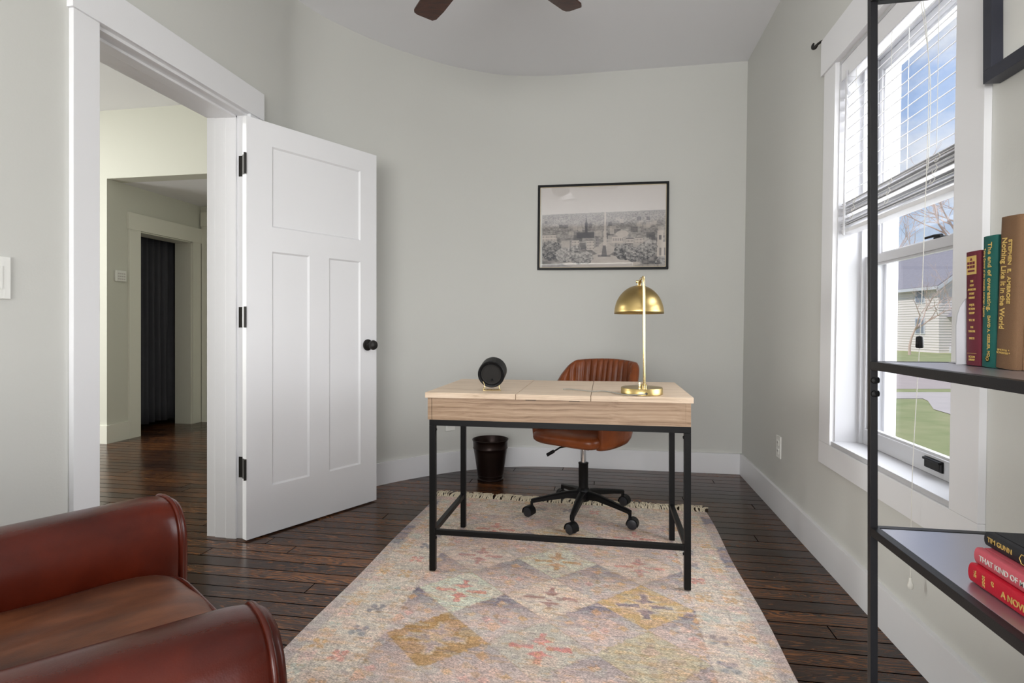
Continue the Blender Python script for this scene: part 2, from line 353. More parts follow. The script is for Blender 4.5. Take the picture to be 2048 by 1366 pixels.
box(b, XL, XL + 0.018, DY0 - 0.107, DY0 - 0.012, 0, DZ + 0.012, 0.0015); box(b, XL, XL + 0.018, DY1 + 0.012, DY1 + 0.107, 0, DZ + 0.012, 0.0015)
box(b, XL, XL + 0.025, DY0 - 0.115, DY1 + 0.112, DZ + 0.012, DZ + 0.145, 0.0015)
struct('trim_2', b, 'trim', label='white flat casing around the office doorway')
# ---- hall beyond the doorway
b = B(); box(b, -6.6, -4.32, 4.2, 4.35, 0, CZ + 0.05); box(b, -4.32, -1.8, 4.2, 4.35, 2.33, CZ + 0.05)
struct('wall_hall_back', b, 'hallwall', label='pale hall wall with the alcove opening')
b = B(); box(b, -4.47, -4.32, 4.35, 4.52, 0, 2.33); box(b, -4.47, -4.32, 5.22, 5.35, 0, 2.33); box(b, -4.47, -4.32, 4.52, 5.22, 1.93, 2.33)
struct('wall_alcove_left', b, 'hallwall', label='hall alcove wall with the curtained doorway')
b = B(); box(b, -4.47, -1.8, 5.345, 5.5, 0, 2.45); struct('wall_alcove_back', b, 'hallwall', label='far wall of the hall alcove')
b = B(); box(b, -4.47, -1.8, 4.35, 5.4, 2.33, 2.45); struct('ceiling_alcove', b, 'ceil', label='low ceiling of the hall alcove')
b = B(); box(b, -6.6, -1.9, -1.1, 4.4, 2.93, 3.05); struct('ceiling_hall', b, 'ceil', label='hall ceiling')
b = B(); box(b, -1.95, -1.8, 2.5, 5.4, 0, 2.93); struct('wall_hall_right', b, 'hallwall', label='hall side of the office wall')
b = B(); box(b, -6.6, -6.5, -1.1, 0.6, 0, 3.0); box(b, -6.6, -6.5, 2.4, 4.4, 0, 3.0); box(b, -6.6, -6.5, 0.6, 2.4, 0, .5); box(b, -6.6, -6.5, 0.6, 2.4, 2.25, 3.0); struct('wall_hall_left', b, 'hallwall', label='far left hall wall with its window opening')
b = B(); box(b, -6.6, -1.9, -1.1, -1.0, 0, 3)
struct('wall_hall_front', b, 'hallwall', label='near end wall of the hall')
b = B(); box(b, -6.5, -4.32, 4.183, 4.2, 0, 0.16, 0.001); box(b, -4.32, -4.303, 4.183, 4.42, 0, 0.16, 0.001)
struct('baseboard_hall', b, 'halltrim', label='white baseboard turning into the hall alcove')
b = B()
box(b, -4.32, -4.3, 4.415, 4.54, 0, 1.925, 0.001); box(b, -4.32, -4.3, 5.21, 5.325, 0, 1.925, 0.001); box(b, -4.32, -4.295, 4.405, 5.335, 1.925, 2.08, 0.001)
struct('trim_3', b, 'halltrim', label='white casing around the curtained doorway')
b = B(); box(b, -4.51, -4.32, 5.20, 5.22, 0, 1.93); box(b, -4.51, -4.32, 4.52, 4.54, 0, 1.93); box(b, -4.51, -4.32, 4.52, 5.22, 1.915, 1.93)
struct('trim_4', b, 'halltrim', label='white lining of the curtained doorway')
b = B(); box(b, -4.295, -4.2, 5.325, 5.345, 0, 2.11, 0.001); box(b, -4.305, -3.3, 5.32, 5.345, 2.11, 2.26, 0.001)
struct('trim_5', b, 'halltrim', label='white casing at the far end of the alcove')
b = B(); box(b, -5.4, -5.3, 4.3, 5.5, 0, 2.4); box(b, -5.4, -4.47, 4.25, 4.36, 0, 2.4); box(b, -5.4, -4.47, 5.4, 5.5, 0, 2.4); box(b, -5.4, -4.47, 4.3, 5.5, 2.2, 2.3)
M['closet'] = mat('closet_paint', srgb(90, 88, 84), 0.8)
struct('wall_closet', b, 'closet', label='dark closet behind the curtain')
# ---- curtain
b = B(); rg = []
for i in range(161):
    t = i / 160; y = 4.46 + t * 0.80; col = []
    for j in range(13):
        z = 0.05 + 1.9 * j / 12; am = 0.02 + 0.01 * (1 - j / 12)
        x = -4.585 + am * math.sin(t * 52 + 1.4 * math.sin(t * 9) + 0.5 * math.sin(j * .5)) + 0.008 * math.sin(t * 131)
        col.append(b.verts.new((x, y, z + 0.006 * math.sin(t * 20) * (j == 0))))
    rg.append(col)
loft(b, rg, False, False, False)
o = obj('curtain', b, 'curtain', None, 60); md = o.modifiers.new('thickness', 'SOLIDIFY'); md.thickness = 0.003
tag(o, 'dark grey pleated curtain hanging in the far hall doorway', 'curtain')
# keypad, switches, outlets
def plate_y(name, label, cat, x, z, w, h, y, part, group=None):     # plate facing -Y
    t = thing(name, label, cat, (x, y, z - h / 2), 0, group)
    b = B(); box(b, -w/2, w/2, -0.006, 0, 0, h, 0.002); obj('cover_plate', b, 'plate', t)
    return t
t = thing('alarm_keypad', 'square white alarm keypad on the hall alcove wall', 'keypad', (-4.32, 4.327, 1.485 - 0.05))
b = B(); box(b, 0, 0.024, -0.054, 0.054, 0, 0.1, 0.008, 3); obj('housing', b, 'plate', t, 40)
M['key'] = mat('keypad_key', srgb(205, 200, 198), 0.5)
for i in range(4):
    for j in range(3):
        b = B(); box(b, 0.0235, 0.0255, -0.036 + i*0.02, -0.022 + i*0.02, 0.016 + j*0.024, 0.028 + j*0.024, 0.0015); obj('key', b, 'key', t)
t = thing('light_switch', 'white light switch on the bright hall wall left of the alcove', 'light switch', (-4.43, 4.2, 1.153))
b = B(); box(b, -0.035, 0.035, -0.007, 0, 0, 0.124, 0.002); obj('cover_plate', b, 'plate', t)
b = B(); box(b, -0.006, 0.006, -0.018, -0.006, 0.055, 0.075, 0.002); obj('toggle', b, 'plate', t)
t = thing('light_switch', 'white switch plate on the office wall left of the doorway', 'light switch', (XL, 1.31, 1.11))
b = B(); box(b, 0, 0.007, -0.04, 0.04, 0, 0.122, 0.002); obj('cover_plate', b, 'plate', t)
b = B(); box(b, 0.006, 0.009, -0.017, 0.017, 0.028, 0.094, 0.001); obj('rocker', b, 'plate', t)
def sockets(t, dx):
    for z in (0.022, 0.068):
        b = B()
        if dx: box(b, -0.009, -0.006, -0.017, 0.017, z, z + 0.03, 0.001)
        else: box(b, -0.017, 0.017, -0.009, -0.006, z, z + 0.03, 0.001)
        s = obj('socket', b, 'plate', t)
        b = B()
        for q in (-0.007, 0.007):
            if dx: box(b, -0.0096, -0.0088, q - 0.001, q + 0.001, z + 0.012, z + 0.022)
            else: box(b, q - 0.001, q + 0.001, -0.0096, -0.0088, z + 0.012, z + 0.022)
        obj('slot', b, 'dark', s)
t = thing('wall_outlet', 'white wall outlet beside the window above the right baseboard', 'outlet', (XR + 0.0058, 3.243, 0.308))
b = B(); box(b, -0.006, 0.001, -0.037, 0.037, 0, 0.12, 0.002); obj('cover_plate', b, 'plate', t); sockets(t, True)
t = thing('wall_outlet', 'white wall outlet on the curved wall behind the desk', 'outlet', (-1.083, 3.79, 0.292), math.radians(43))
b = B(); box(b, -0.037, 0.037, -0.007, 0.001, 0, 0.12, 0.002); obj('cover_plate', b, 'plate', t); sockets(t, False)

# ================================================================== OFFICE DOOR
A0 = Vector((-1.690, 2.392, 0)); dirv = Vector((0.359, 0.687, 0)).normalized()
DRZ = math.atan2(dirv.y, dirv.x)
door = bpy.data.objects.new('door_1', None); COL.objects.link(door); door.location = A0; door.rotation_euler = (0, 0, DRZ)
door['kind'] = 'structure'; door['label'] = 'open white three-panel door swung against the curved wall'; door['category'] = 'door'
W_, T_ = 0.778, 0.035; H0, H1 = 0.008, 2.038
b = B()
# face at y=0 (towards camera: -y side), body to +y
def recess(b, x0, x1, z0, z1):   # sloped moulding around a recessed panel, both faces
    for s in (0, 1):
        yo = 0 if s == 0 else T_; d = 0.009 if s == 0 else -0.009; q = 0.008
        o_ = [(x0, z0), (x1, z0), (x1, z1), (x0, z1)]; i_ = [(x0+q, z0+q), (x1-q, z0+q), (x1-q, z1-q), (x0+q, z1-q)]
        O = [b.verts.new((x, yo, z)) for x, z in o_]; I = [b.verts.new((x, yo + d, z)) for x, z in i_]
        for k in range(4): b.faces.new((O[k], O[(k+1) % 4], I[(k+1) % 4], I[k]))
        b.faces.new(I)
xs = [0, .131, .335, .457, .664, W_]; zs = [H0, .241, 1.402, 1.523, 1.923, H1]
panels = [(.131, .664, 1.523, 1.923), (.131, .338, .241, 1.402), (.457, .664, .241, 1.402)]
box(b, 0, .131, 0, T_, H0, H1); box(b, .664, W_, 0, T_, H0, H1); box(b, .131, .664, 0, T_, H0, .241); box(b, .131, .664, 0, T_, 1.402, 1.523); box(b, .131, .664, 0, T_, 1.923, H1); box(b, .338, .457, 0, T_, .241, 1.402)
for p in panels: recess(b, *p)
bmesh.ops.recalc_face_normals(b, faces=b.faces)
obj('door_leaf', b, 'trim', door)
for z in (1.809, 1.075, 0.347):
    hz = obj('hinge', (lambda bb: (cyl(bb, (-0.008, -0.004, z - 0.05), (-0.008, -0.004, z + 0.05), 0.0065, 12), bb)[1])(B()), 'bronze', door, 40)
    b = B(); vs_ = box(b, -0.0022, 0.0005, 0.0, 0.033, z - 0.048, z + 0.048, 0.0008); obj('hinge_leaf', b, 'nickel' if abs(z - 1.075) < .01 else 'bronze', hz)
    if abs(z - 1.075) < .01: hz.children[0]['label'] = 'bare steel hinge leaf'
# jamb side leaves belong to the lining
for z in (1.809, 1.075, 0.347):
    b = B(); box(b, XL - 0.036, XL + 0.012, DY1 - 0.0025, DY1 + 0.0005, z - 0.05, z + 0.05, 0.001)
    box(b, XL + 0.0, XL + 0.014, DY1 - 0.006, DY1 + 0.0, z - 0.048, z + 0.048, 0.001)
    for dz in (-.034, 0, .034): lathe(b, [(0.0, -0.0012), (0.004, -0.0012), (0.004, 0.0)], 10, (XL - 0.018 + 0.006 * (dz == 0), DY1 - 0.0025, z + dz), 'Y')
    o = obj('jamb_hinge_leaf', b, 'bronze', bpy.data.objects['trim_1'])
kx, kz = .713, .923
b = B()
lathe(b, [(0, -0.001), (0.033, -0.001), (0.033, -0.005), (0.030, -0.009), (0.014, -0.011), (0.011, -0.014), (0.011, -0.034), (0.016, -0.037), (0.026, -0.043), (0.0285, -0.052), (0.026, -0.060), (0.016, -0.066), (0, -0.067)], 32, (kx, 0, kz), 'Y')
obj('door_knob', b, 'bronze', door, 40)
b = B()
lathe(b, [(0, 0.001), (0.033, 0.001), (0.033, 0.005), (0.014, 0.011), (0.011, 0.034), (0.026, 0.043), (0.0285, 0.052), (0.016, 0.066), (0, 0.067)], 32, (kx, T_, kz), 'Y')
obj('door_knob', b, 'bronze', door, 40)

# ================================================================== WINDOW
win = bpy.data.objects.new('window_1', None); COL.objects.link(win); win['kind'] = 'structure'; win['label'] = 'tall white double-hung window with half-raised blind'; win['category'] = 'window'
b = B()   # casing
C0, C1 = 1.575, 2.630
f = XR - 0.018
box(b, f, XR, C0, WY0 + 0.004, 0.53, WZ1 + 0.003, 0.0012); box(b, f, XR, WY1 - 0.004, C1, 0.53, WZ1 + 0.003, 0.0012)
box(b, f - 0.008, XR, C0 - 0.02, C1 + 0.02, WZ1 + 0.003, WZ1 + 0.16, 0.0012); box(b, f, XR, C0, C1, 0.435, 0.5295, 0.0012)
obj('casing', lean(b), 'trim', win)
b = B()   # jamb lining through the wall
XO = XR + 0.222
for y0, y1 in ((WY0, WY0 + 0.012), (WY1 - 0.012, WY1)): box(b, XR - 0.001, XO, y0, y1, 0.53, WZ1)
box(b, XR - 0.001, XO, WY0, WY1, WZ1 - 0.012, WZ1); box(b, XR - 0.012, XO, WY0, WY1, 0.53, 0.548, 0.002)
# stepped tracks
for y0, s in ((WY0 + 0.012, 1), (WY1 - 0.012, -1)):
    for xa, xb, w in ((0.085, 0.098, 0.018), (0.133, 0.142, 0.014), (0.178, 0.222, 0.018)):
        box(b, XR + xa, XR + xb, min(y0, y0 + s*w), max(y0, y0 + s*w), 0.548, WZ1 - 0.012, 0.001)
box(b, XR + 0.178, XR + 0.222, WY0, WY1, 0.548, 0.575); box(b, XR + 0.178, XR + 0.222, WY0, WY1, WZ1 - 0.04, WZ1 - 0.012)
obj('window_frame', lean(b), 'vinyl', win)
def sash(name, x, z0, z1, y0, y1, st, br, tr):
    b = B()
    box(b, x, x + 0.034, y0, y0 + st, z0, z1, 0.002); box(b, x, x + 0.034, y1 - st, y1, z0, z1, 0.002)
    box(b, x, x + 0.034, y0 + st, y1 - st, z0, z0 + br, 0.002); box(b, x, x + 0.034, y0 + st, y1 - st, z1 - tr, z1, 0.002)
    q = 0.008; 
    for a_, c_, d_, e_ in ((y0 + st, y0 + st + q, z0 + br, z1 - tr), (y1 - st - q, y1 - st, z0 + br, z1 - tr), (y0 + st, y1 - st, z0 + br, z0 + br + q), (y0 + st, y1 - st, z1 - tr - q, z1 - tr)):
        box(b, x + 0.008, x + 0.026, a_, c_, d_, e_)
    o = obj(name, lean(b), 'vinyl', win)
    g = B(); box(g, x + 0.015, x + 0.019, y0 + st, y1 - st, z0 + br, z1 - tr); obj('pane', lean(g), 'glass', o)
    return o
ya, yb = WY0 + 0.016, WY1 - 0.016
low = sash('lower_sash', XR + 0.098, 0.549, 1.315, ya, yb, 0.032, 0.062, 0.034)
upp = sash('upper_sash', XR + 0.143, 1.29, WZ1 - 0.014, ya, yb, 0.032, 0.034, 0.045)
b = B(); ym, xm = 1.98, XR + 0.098   # sash lift
box(b, xm - 0.006, xm, ym - 0.05, ym + 0.05, 0.568, 0.604, 0.004, 2); box(b, xm - 0.014, xm - 0.002, ym - 0.046, ym + 0.046, 0.594, 0.602, 0.003)
o = obj('sash_lift', lean(b), 'plastic', low); o['label'] = 'black sash lift handle'
b = B(); box(b, xm - 0.0068, xm - 0.005, ym - 0.036, ym + 0.036, 0.574, 0.592); obj('lift_recess', lean(b), 'dark', win)
b = B(); ym = 1.99; box(b, xm + 0.0, xm + 0.03, ym - 0.018, ym + 0.018, 1.315, 1.322, 0.002); tube(b, [(xm + 0.015, ym, 1.325), (xm + 0.01, ym + 0.03, 1.328), (xm - 0.002, ym + 0.062, 1.325)], [0.006, 0.005, 0.004], 8)
o = obj('sash_lock', lean(b), 'plastic', low, 40); o['label'] = 'black sash lock lever'
# second window (behind the camera); the rear fill has only a bare opening
for nm, lab, (y0, y1) in (('window_2', 'white window beside the bookcase', (V0, V1)),):
    w2_ = bpy.data.objects.new(nm, None); COL.objects.link(w2_); w2_['kind'] = 'structure'; w2_['label'] = lab; w2_['category'] = 'window'
    b = B(); box(b, f, XR, y0 - 0.11, y0, 0.44, 2.29); box(b, f, XR, y1, y1 + 0.11, 0.44, 2.29); box(b, f, XR, y0, y1, 2.135, 2.29); box(b, f, XR, y0, y1, 0.44, 0.545)
    for z0, z1 in ((0.545, 0.6), (1.3, 1.34), (2.09, 2.135)): box(b, XR + 0.1, XR + 0.14, y0, y1, z0, z1)
    box(b, XR + 0.1, XR + 0.14, y0, y0 + 0.04, 0.545, 2.135); box(b, XR + 0.1, XR + 0.14, y1 - 0.04, y1, 0.545, 2.135)
    obj('window_frame', lean(b), 'vinyl', w2_)

# ---- blind
BX = XR + 0.036
bl = thing('window_blind', 'white slatted blind raised halfway in the tall window', 'blind', (0, 0, 0))
y0, y1 = WY0 + 0.018, WY1 - 0.018
b = B(); box(b, BX - 0.028, BX + 0.028, y0, y1, WZ1 - 0.066, WZ1 - 0.014, 0.002); box(b, BX - 0.034, BX - 0.029, y0 - 0.004, y1 + 0.004, WZ1 - 0.085, WZ1 - 0.010, 0.001); obj('headrail', lean(b), 'blind', bl)
def slat(z, tilt, dy=0.0, dx=0.0, yaw=0.0):
    b = B(); n = 6; rings = []
    for e in (y0, y1):
        top = []; bot = []
        for k in range(n + 1):
            s = (k / n - 0.5) * 0.05; h = 0.0010 * (1 - (2 * s / 0.05) ** 2)
            c_, s_ = math.cos(tilt), math.sin(tilt)
            for lst, hh in ((top, h + 0.0009), (bot, h - 0.0009)):
                lst.append((BX + dx + s * c_ - hh * s_, e + dy, z + s * s_ + hh * c_ + yaw * (e - y0)))
        rings.append([b.verts.new(p) for p in top + bot[::-1]])
    loft(b, rings)
    return obj('slat', lean(b), 'blind', bl, 50)
nz = 12; ztop = 2.035
for i in range(nz): slat(ztop - i * 0.0445, math.atan2(ztop - i * 0.0445 - 1.03, 0.985) + math.radians(1.5))
random.seed(3)
for i in range(14):
    z = 1.545 - i * 0.0068 - (0.012 if i > 7 else 0); slat(z, math.radians(random.uniform(-6, 16)), random.uniform(-.003, .003), random.uniform(-.006, .006), -0.012 + random.uniform(-.006, .006))
b = B(); box(b, BX - 0.026, BX + 0.026, y0, y1, 1.415, 1.431, 0.003); obj('bottom_rail', lean(b), 'blind', bl)
for yy_ in (y0 + 0.12, (y0 + y1) / 2, y1 - 0.12):
    for dx in (-0.027, 0.027):
        b = B(); tube(b, [(BX + dx, yy_, WZ1 - 0.06), (BX + dx, yy_, 1.56)], 0.0008, 5)
        obj('ladder_cord', lean(b), 'cordw', bl)
        b = B()
        for q in range(3):
            c0 = Vector((BX + dx * 1.1, yy_ + 0.012 * (q - 1), 1.53 - 0.03 * q)); pts = []
            for k in range(9):
                a = k / 8 * PI * 1.3; pts.append(c0 + Vector((math.copysign(0.006 * math.sin(a), dx), 0.012 * math.cos(a), -0.014 * math.sin(a))))
            tube(b, pts, 0.0011, 5)
        obj('cord_loop', lean(b), 'cordw', bl)
b = B(); tube(b, [(BX - 0.04, WY1 - 0.085, WZ1 - 0.07), (BX - 0.042, WY1 - 0.083, 1.40)], 0.0048, 8); obj('tilt_wand', lean(b), 'vinyl', bl, 40)
b = B(); tube(b, catmull([(BX - 0.042, 1.842, 2.08), (0.956, 1.838, 1.8), (0.94, 1.832, 1.3), (0.928, 1.83, 1.0), (0.908, 1.83, 0.6), (0.903, 1.832, 0.275)], 5), 0.0012, 6)
tube(b, catmull([(BX - 0.042, 1.855, 2.08), (0.965, 1.850, 1.8), (0.96, 1.845, 1.56), (0.955, 1.842, 1.50)], 4), 0.0012, 6); obj('lift_cord', b, 'cordw', bl)
b = B(); lathe(b, [(0, 0.002), (0.008, 0.0), (0.0095, -0.004), (0.0105, -0.03), (0.009, -0.034), (0, -0.035)], 16, (0.927, 1.83, 1.0)); o = obj('cord_stop', b, 'plastic', bl, 40); o['label'] = 'black cord tassel'
b = B(); lathe(b, [(0, 0.0), (0.004, -0.001), (0.0045, -0.008), (0.0055, -0.014), (0.0085, -0.022), (0.0088, -0.028), (0.006, -0.034), (0, -0.0345)], 16, (0.903, 1.832, 0.278)); obj('cord_pull', b, 'cordw', bl, 40)
# curtain rod bracket
b = B(); tube(b, catmull([(0.968, 2.652, 2.302), (0.955, 2.668, 2.305), (0.945, 2.69, 2.303)], 5), 0.0055, 10)
tube(b, catmull([(0.945, 2.69, 2.303), (0.940, 2.70, 2.296), (0.936, 2.712, 2.300), (0.936, 2.716, 2.312), (0.939, 2.712, 2.322)], 6), [0.006 + 0.004 * math.sin(k / 24 * PI) - 0.003 * k / 24 for k in range(25)], 10)
tag(obj('curtain_rod_bracket', b, 'bronze', None, 60), 'small black curtain rod bracket with curled finial at window head', 'bracket')

# ================================================================== RUG
def grid_color(name, nx, ny, w, h, colfn, m, P):
    U, V = np.meshgrid(np.linspace(0, w, nx), np.linspace(0, h, ny))
    co = P(U, V); col = colfn(U, V)
    idx = np.arange(nx * ny).reshape(ny, nx)
    f = np.stack([idx[:-1, :-1], idx[:-1, 1:], idx[1:, 1:], idx[1:, :-1]], -1).reshape(-1, 4)
    me = bpy.data.meshes.new(name); me.vertices.add(nx * ny); me.vertices.foreach_set('co', co.reshape(-1).astype(np.float32))
    me.loops.add(f.size); me.loops.foreach_set('vertex_index', f.reshape(-1).astype(np.int32))
    me.polygons.add(len(f)); me.polygons.foreach_set('loop_start', np.arange(0, f.size, 4, dtype=np.int32)); me.polygons.foreach_set('loop_total', np.full(len(f), 4, dtype=np.int32))
    me.update(calc_edges=True)
    at = me.color_attributes.new('Col', 'FLOAT_COLOR', 'POINT'); c4 = np.ones((nx * ny, 4), np.float32); c4[:, :3] = np.clip(col, 0, 1).reshape(-1, 3); at.data.foreach_set('color', c4.reshape(-1))
    me.materials.append(M[m]); return me
rng = np.random.default_rng(5)
def vnoise(U, V, su, sv, seed=0):
    r = np.random.default_rng(seed); G = r.random((257, 257)); x = U / su + 500.3; y = V / sv + 300.7
    xi = np.floor(x).astype(int); yi = np.floor(y).astype(int); fx = x - xi; fy = y - yi; fx = fx*fx*(3-2*fx); fy = fy*fy*(3-2*fy)
    g = lambda a, b_: G[a % 257, b_ % 257]
    return (g(xi, yi)*(1-fx) + g(xi+1, yi)*fx)*(1-fy) + (g(xi, yi+1)*(1-fx) + g(xi+1, yi+1)*fx)*fy
L = lambda r, g, b_: np.array(srgb(r, g, b_)[:3])
def rugcol(U, V):
    c = np.zeros(U.shape + (3,)); c[:] = L(206, 190, 174)
    def put(mask, col, a=1.0):
        k = (np.clip(mask, 0, 1) * a)[..., None]; c[:] = c * (1 - k) + col * k
    soft = lambda d, w: np.clip(0.5 - d / w, 0, 1)        # d<0 inside
    n1 = vnoise(U, V, .05, .03, 1); n2 = vnoise(U, V, .02, .006, 2); n3 = vnoise(U, V, .006, .004, 3); n4 = vnoise(U, V, .3, .25, 4)
    wob = (vnoise(U, V, .012, .012, 8) - .5) * .012
    u = U + wob; v = V + wob
    FU0, FU1, FV0, FV1 = .27, 1.32, .325, 2.1
    infield = soft(np.maximum.reduce([FU0 - u, u - FU1, FV0 - v, v - FV1]), .004)
    # field ground lavender-beige
    put(infield, L(196, 178, 170), .9)
    # columns/rows of diamonds
    cu, cv, hu, hv = .4525, 1.19, .1725, .165
    J = np.round((v - cv) / (2 * hv)); I = np.round((u - cu) / (2 * hu)); du = u - (cu + I * 2 * hu); dv = v - (cv + J * 2 * hv)
    dd = (np.abs(du) / hu + np.abs(dv) / hv - 1)
    # steep-shouldered diamonds
    inside = soft(dd, .03) * infield
    # interstitial diamonds : dark top fading
    J2 = np.floor((v - cv) / (2 * hv)); tv = (v - cv - J2 * 2 * hv) / (2 * hv)
    rowk = J2
    dark = np.clip(1.15 - tv * 2.1, 0, 1) * (1 - inside) * infield
    strength = np.where(J2 == 0, 1.0, np.where(J2 == -1, .75, np.where(J2 == 1, .5, .5)))
    put(dark * strength, L(108, 104, 120), .9)
    put((1 - inside) * infield * np.clip((tv - .45) * 2, 0, 1), L(198, 184, 178), .6)
    pal = {(0, 0): (L(202, 204, 186), L(206, 130, 118)), (1, 0): (L(216, 196, 178), L(160, 118, 110)), (2, 0): (L(196, 164, 116), L(124, 112, 124)),
           (0, 1): (L(176, 138, 88), L(172, 156, 156)), (1, 1): (L(190, 180, 166), L(204, 128, 120)), (2, 1): (L(190, 176, 148), L(180, 160, 140)),
           (0, -1): (L(210, 192, 178), L(182, 128, 122)), (1, -1): (L(204, 200, 180), L(190, 144, 92)), (2, -1): (L(212, 192, 176), L(206, 142, 130)),
           (0, -2): (L(206, 188, 172), L(204, 132, 118)), (1, -2): (L(202, 188, 166), L(196, 156, 100)), (2, -2): (L(208, 186, 172), L(204, 140, 130)),
           (0, 2): (L(206, 190, 180), L(204, 130, 120)), (1, 2): (L(198, 190, 176), L(206, 130, 118)), (2, 2): (L(200, 186, 170), L(176, 148, 110))}
    for (i, j), (cA, cB) in pal.items():
        mk = inside * (I == i) * (J == j)
        put(mk, cA, .92)
        a = np.abs(du); e = np.abs(dv)
        bar = soft(np.maximum(a - .10, e - .011), .004) * (a > .022)
        arm = soft(np.maximum(a - (.011 + .0), e - .088), .004) * (e > .018)
        arrow = soft((np.abs(e - .038) - .012) + a * .45 - .006, .006) * (a < .055) * (e > .018)
        cross = np.maximum.reduce([bar, arm, arrow]) * mk
        if cA is pal[(0, 1)][0] or (i, j) == (2, 0):
            halo = np.maximum.reduce([soft(np.maximum(a - .108, e - .019), .004), soft(np.maximum(a - .019, e - .096), .004), soft((np.abs(e - .038) - .018) + a * .45 - .008, .006) * (a < .066)]) * mk
            put(halo, L(214, 196, 170), .6)
        put(cross, cB, .85)
    ol = soft(np.abs(dd) - .022, .02) * infield * (I >= 0) * (I <= 2)
    put(ol, L(172, 146, 116), .45)
    # small motifs in the interstitials: 3x3 blossom
    mu = u - (cu - hu + np.round((u - cu + hu) / (2 * hu)) * 2 * hu); mv = tv - .5
    for (a, e, cc, rr) in ((0, -.27, L(206, 160, 116), .022), (-.05, -.06, L(214, 184, 168), .026), (.05, -.06, L(214, 184, 168), .026), (0, 0, L(184, 148, 100), .016), (-.09, .0, L(212, 172, 124), .018), (.09, .0, L(212, 172, 124), .018), (0, .2, L(210, 170, 140), .03), (-.03, .08, L(206, 160, 150), .02), (.03, .08, L(206, 160, 150), .02)):
        dm = np.abs(mu - a) + np.abs((mv - e) * .33); put(soft(dm - rr, .008) * (1 - inside) * infield, cc, .7)
    dm = np.minimum(np.maximum(np.abs(mu) - .002, np.abs(mv * .33) - .03), np.maximum(np.abs(mu) - .05, np.abs(mv * .33 + .0) - .0015)); put(soft(dm, .004) * (1 - inside) * infield, L(118, 104, 100), .5)
    # borders
    out = (1 - infield)
    ub = np.minimum.reduce([u, 1.55 - u, v * 1.0, 2.42 - v]); sb = np.where(np.minimum(u, 1.55 - u) <= np.minimum(v, 2.42 - v), v, u)
    put(out, L(208, 194, 180), .8)
    edge_ = soft(ub - .046, .004); seg_ = vnoise(sb * 0 + sb, ub * 0, .13, 1, 9)
    put(edge_, L(176, 164, 160), .9); put(edge_ * (seg_ > .74), L(124, 122, 134), .8)
    for q, s in ((.05, .9), (.062, .4), (.118, .6), (.136, .5), (.152, .35), (.215, .45), (.236, .6), (.265, .6)):
        put(soft(np.abs(ub - q) - .0012, .0035) * (ub < .275), L(122, 112, 106), s * .8)
    # rosettes in guard bands
    for lo, hi, per, cs in ((.064, .112, .066, (L(202, 158, 104), L(208, 176, 168), L(188, 192, 180), L(206, 172, 140))), (.155, .212, .145, (L(116, 118, 132), L(206, 132, 120), L(196, 154, 100), L(170, 176, 166), L(120, 120, 130))), (.24, .262, .09, (L(204, 164, 112), L(200, 170, 160)))):
        k = np.floor(sb / per).astype(int); ls = (sb / per - k - .5) * per; lb = ub - (lo + hi) / 2
        rr = (hi - lo) * .36
        fl = np.minimum(np.hypot(np.abs(ls) - rr * .8, np.abs(lb) - rr * .8) - rr * .62, np.hypot(ls, lb) - rr * .5)
        mk = soft(fl, .006) * (ub > lo) * (ub < hi)
        for i_, cc in enumerate(cs): put(mk * (k % len(cs) == i_), cc, .72)
    # faded white crease line across
    cr_ = soft(np.abs(V - (1.21 + .012 * np.sin(U * 3) + .02 * (U - .8))) - .004, .012) * (U > .5)
    put(cr_, L(216, 204, 194), .6)
    # wear / abrash
    put(np.clip((n4 - .35) * 1.2, 0, 1), L(206, 188, 174), .16); put((n1 > .62) * 1.0, L(210, 176, 162), .28); put((n1 < .3) * 1.0, L(190, 192, 180), .25)
    n5 = vnoise(U, V, .035, .012, 12); put((n5 > .75) * 1.0, L(196, 160, 112), .35); put((n5 < .2) * 1.0, L(160, 146, 148), .35)
    c *= (0.86 + 0.28 * n2)[..., None]; c *= (0.8 + 0.4 * n3)[..., None]
    nh = vnoise(U, V, .09, .004, 13); c *= (0.9 + 0.2 * nh)[..., None]
    gq = c.mean(-1, keepdims=True); c = gq + (c - gq) * .98
    return c * 1.15
RX, RY = -1.0, 3.212
def rugP(U, V):
    skew = 0.0; wx = 0.004 * np.sin(V * 7.1) * ((U < .01) | (U > 1.54))
    Z = 0.0090 + 0.0010 * np.sin(U * 9 + 1) * np.sin(V * 6) 
    Y = RY - V - 0.02 * (U / 1.55) * (1 - V / 2.42)
    return np.stack([U + wx, -V - 0.035 * (U / 1.55) * (1 - V / 2.05), Z], -1)
me = grid_color('area_rug', 388, 513, 1.55, 2.0, (lambda U, V: rugcol(U, V + .058)), 'rug', rugP)
rug = bpy.data.objects.new('area_rug', me); COL.objects.link(rug); rug.location = (RX, RY, 0.0)
md = rug.modifiers.new('thickness', 'SOLIDIFY'); md.thickness = 0.007; md.offset = 1
tag(rug, 'faded patterned rug with diamond medallions under the desk', 'rug')
b = B(); rr = random.Random(11)
x = 0.0
while x < 1.55:
    clump = rr.uniform(-.018, .018); ln = rr.uniform(.085, .12)
    for q in range(4):
        a = x + rr.uniform(-.006, .006); s = a + clump * 1.3 + rr.uniform(-.012, .012); yb_ = -0.035 * a / 1.55
        pts = [(a, yb_ - .004, .008), (a * .7 + s * .3 + rr.uniform(-.007, .007), yb_ + ln * .35, .011 + rr.uniform(0, .009)), (s + rr.uniform(-.016, .016), yb_ + ln * .7, .009 + rr.uniform(0, .008)), (s + rr.uniform(-.018, .018), yb_ + ln, .004)]
        tube(b, catmull(pts, 3), 0.0029, 5)
    x += 0.0155
for v in b.verts: v.co.z = min(v.co.z, .019)
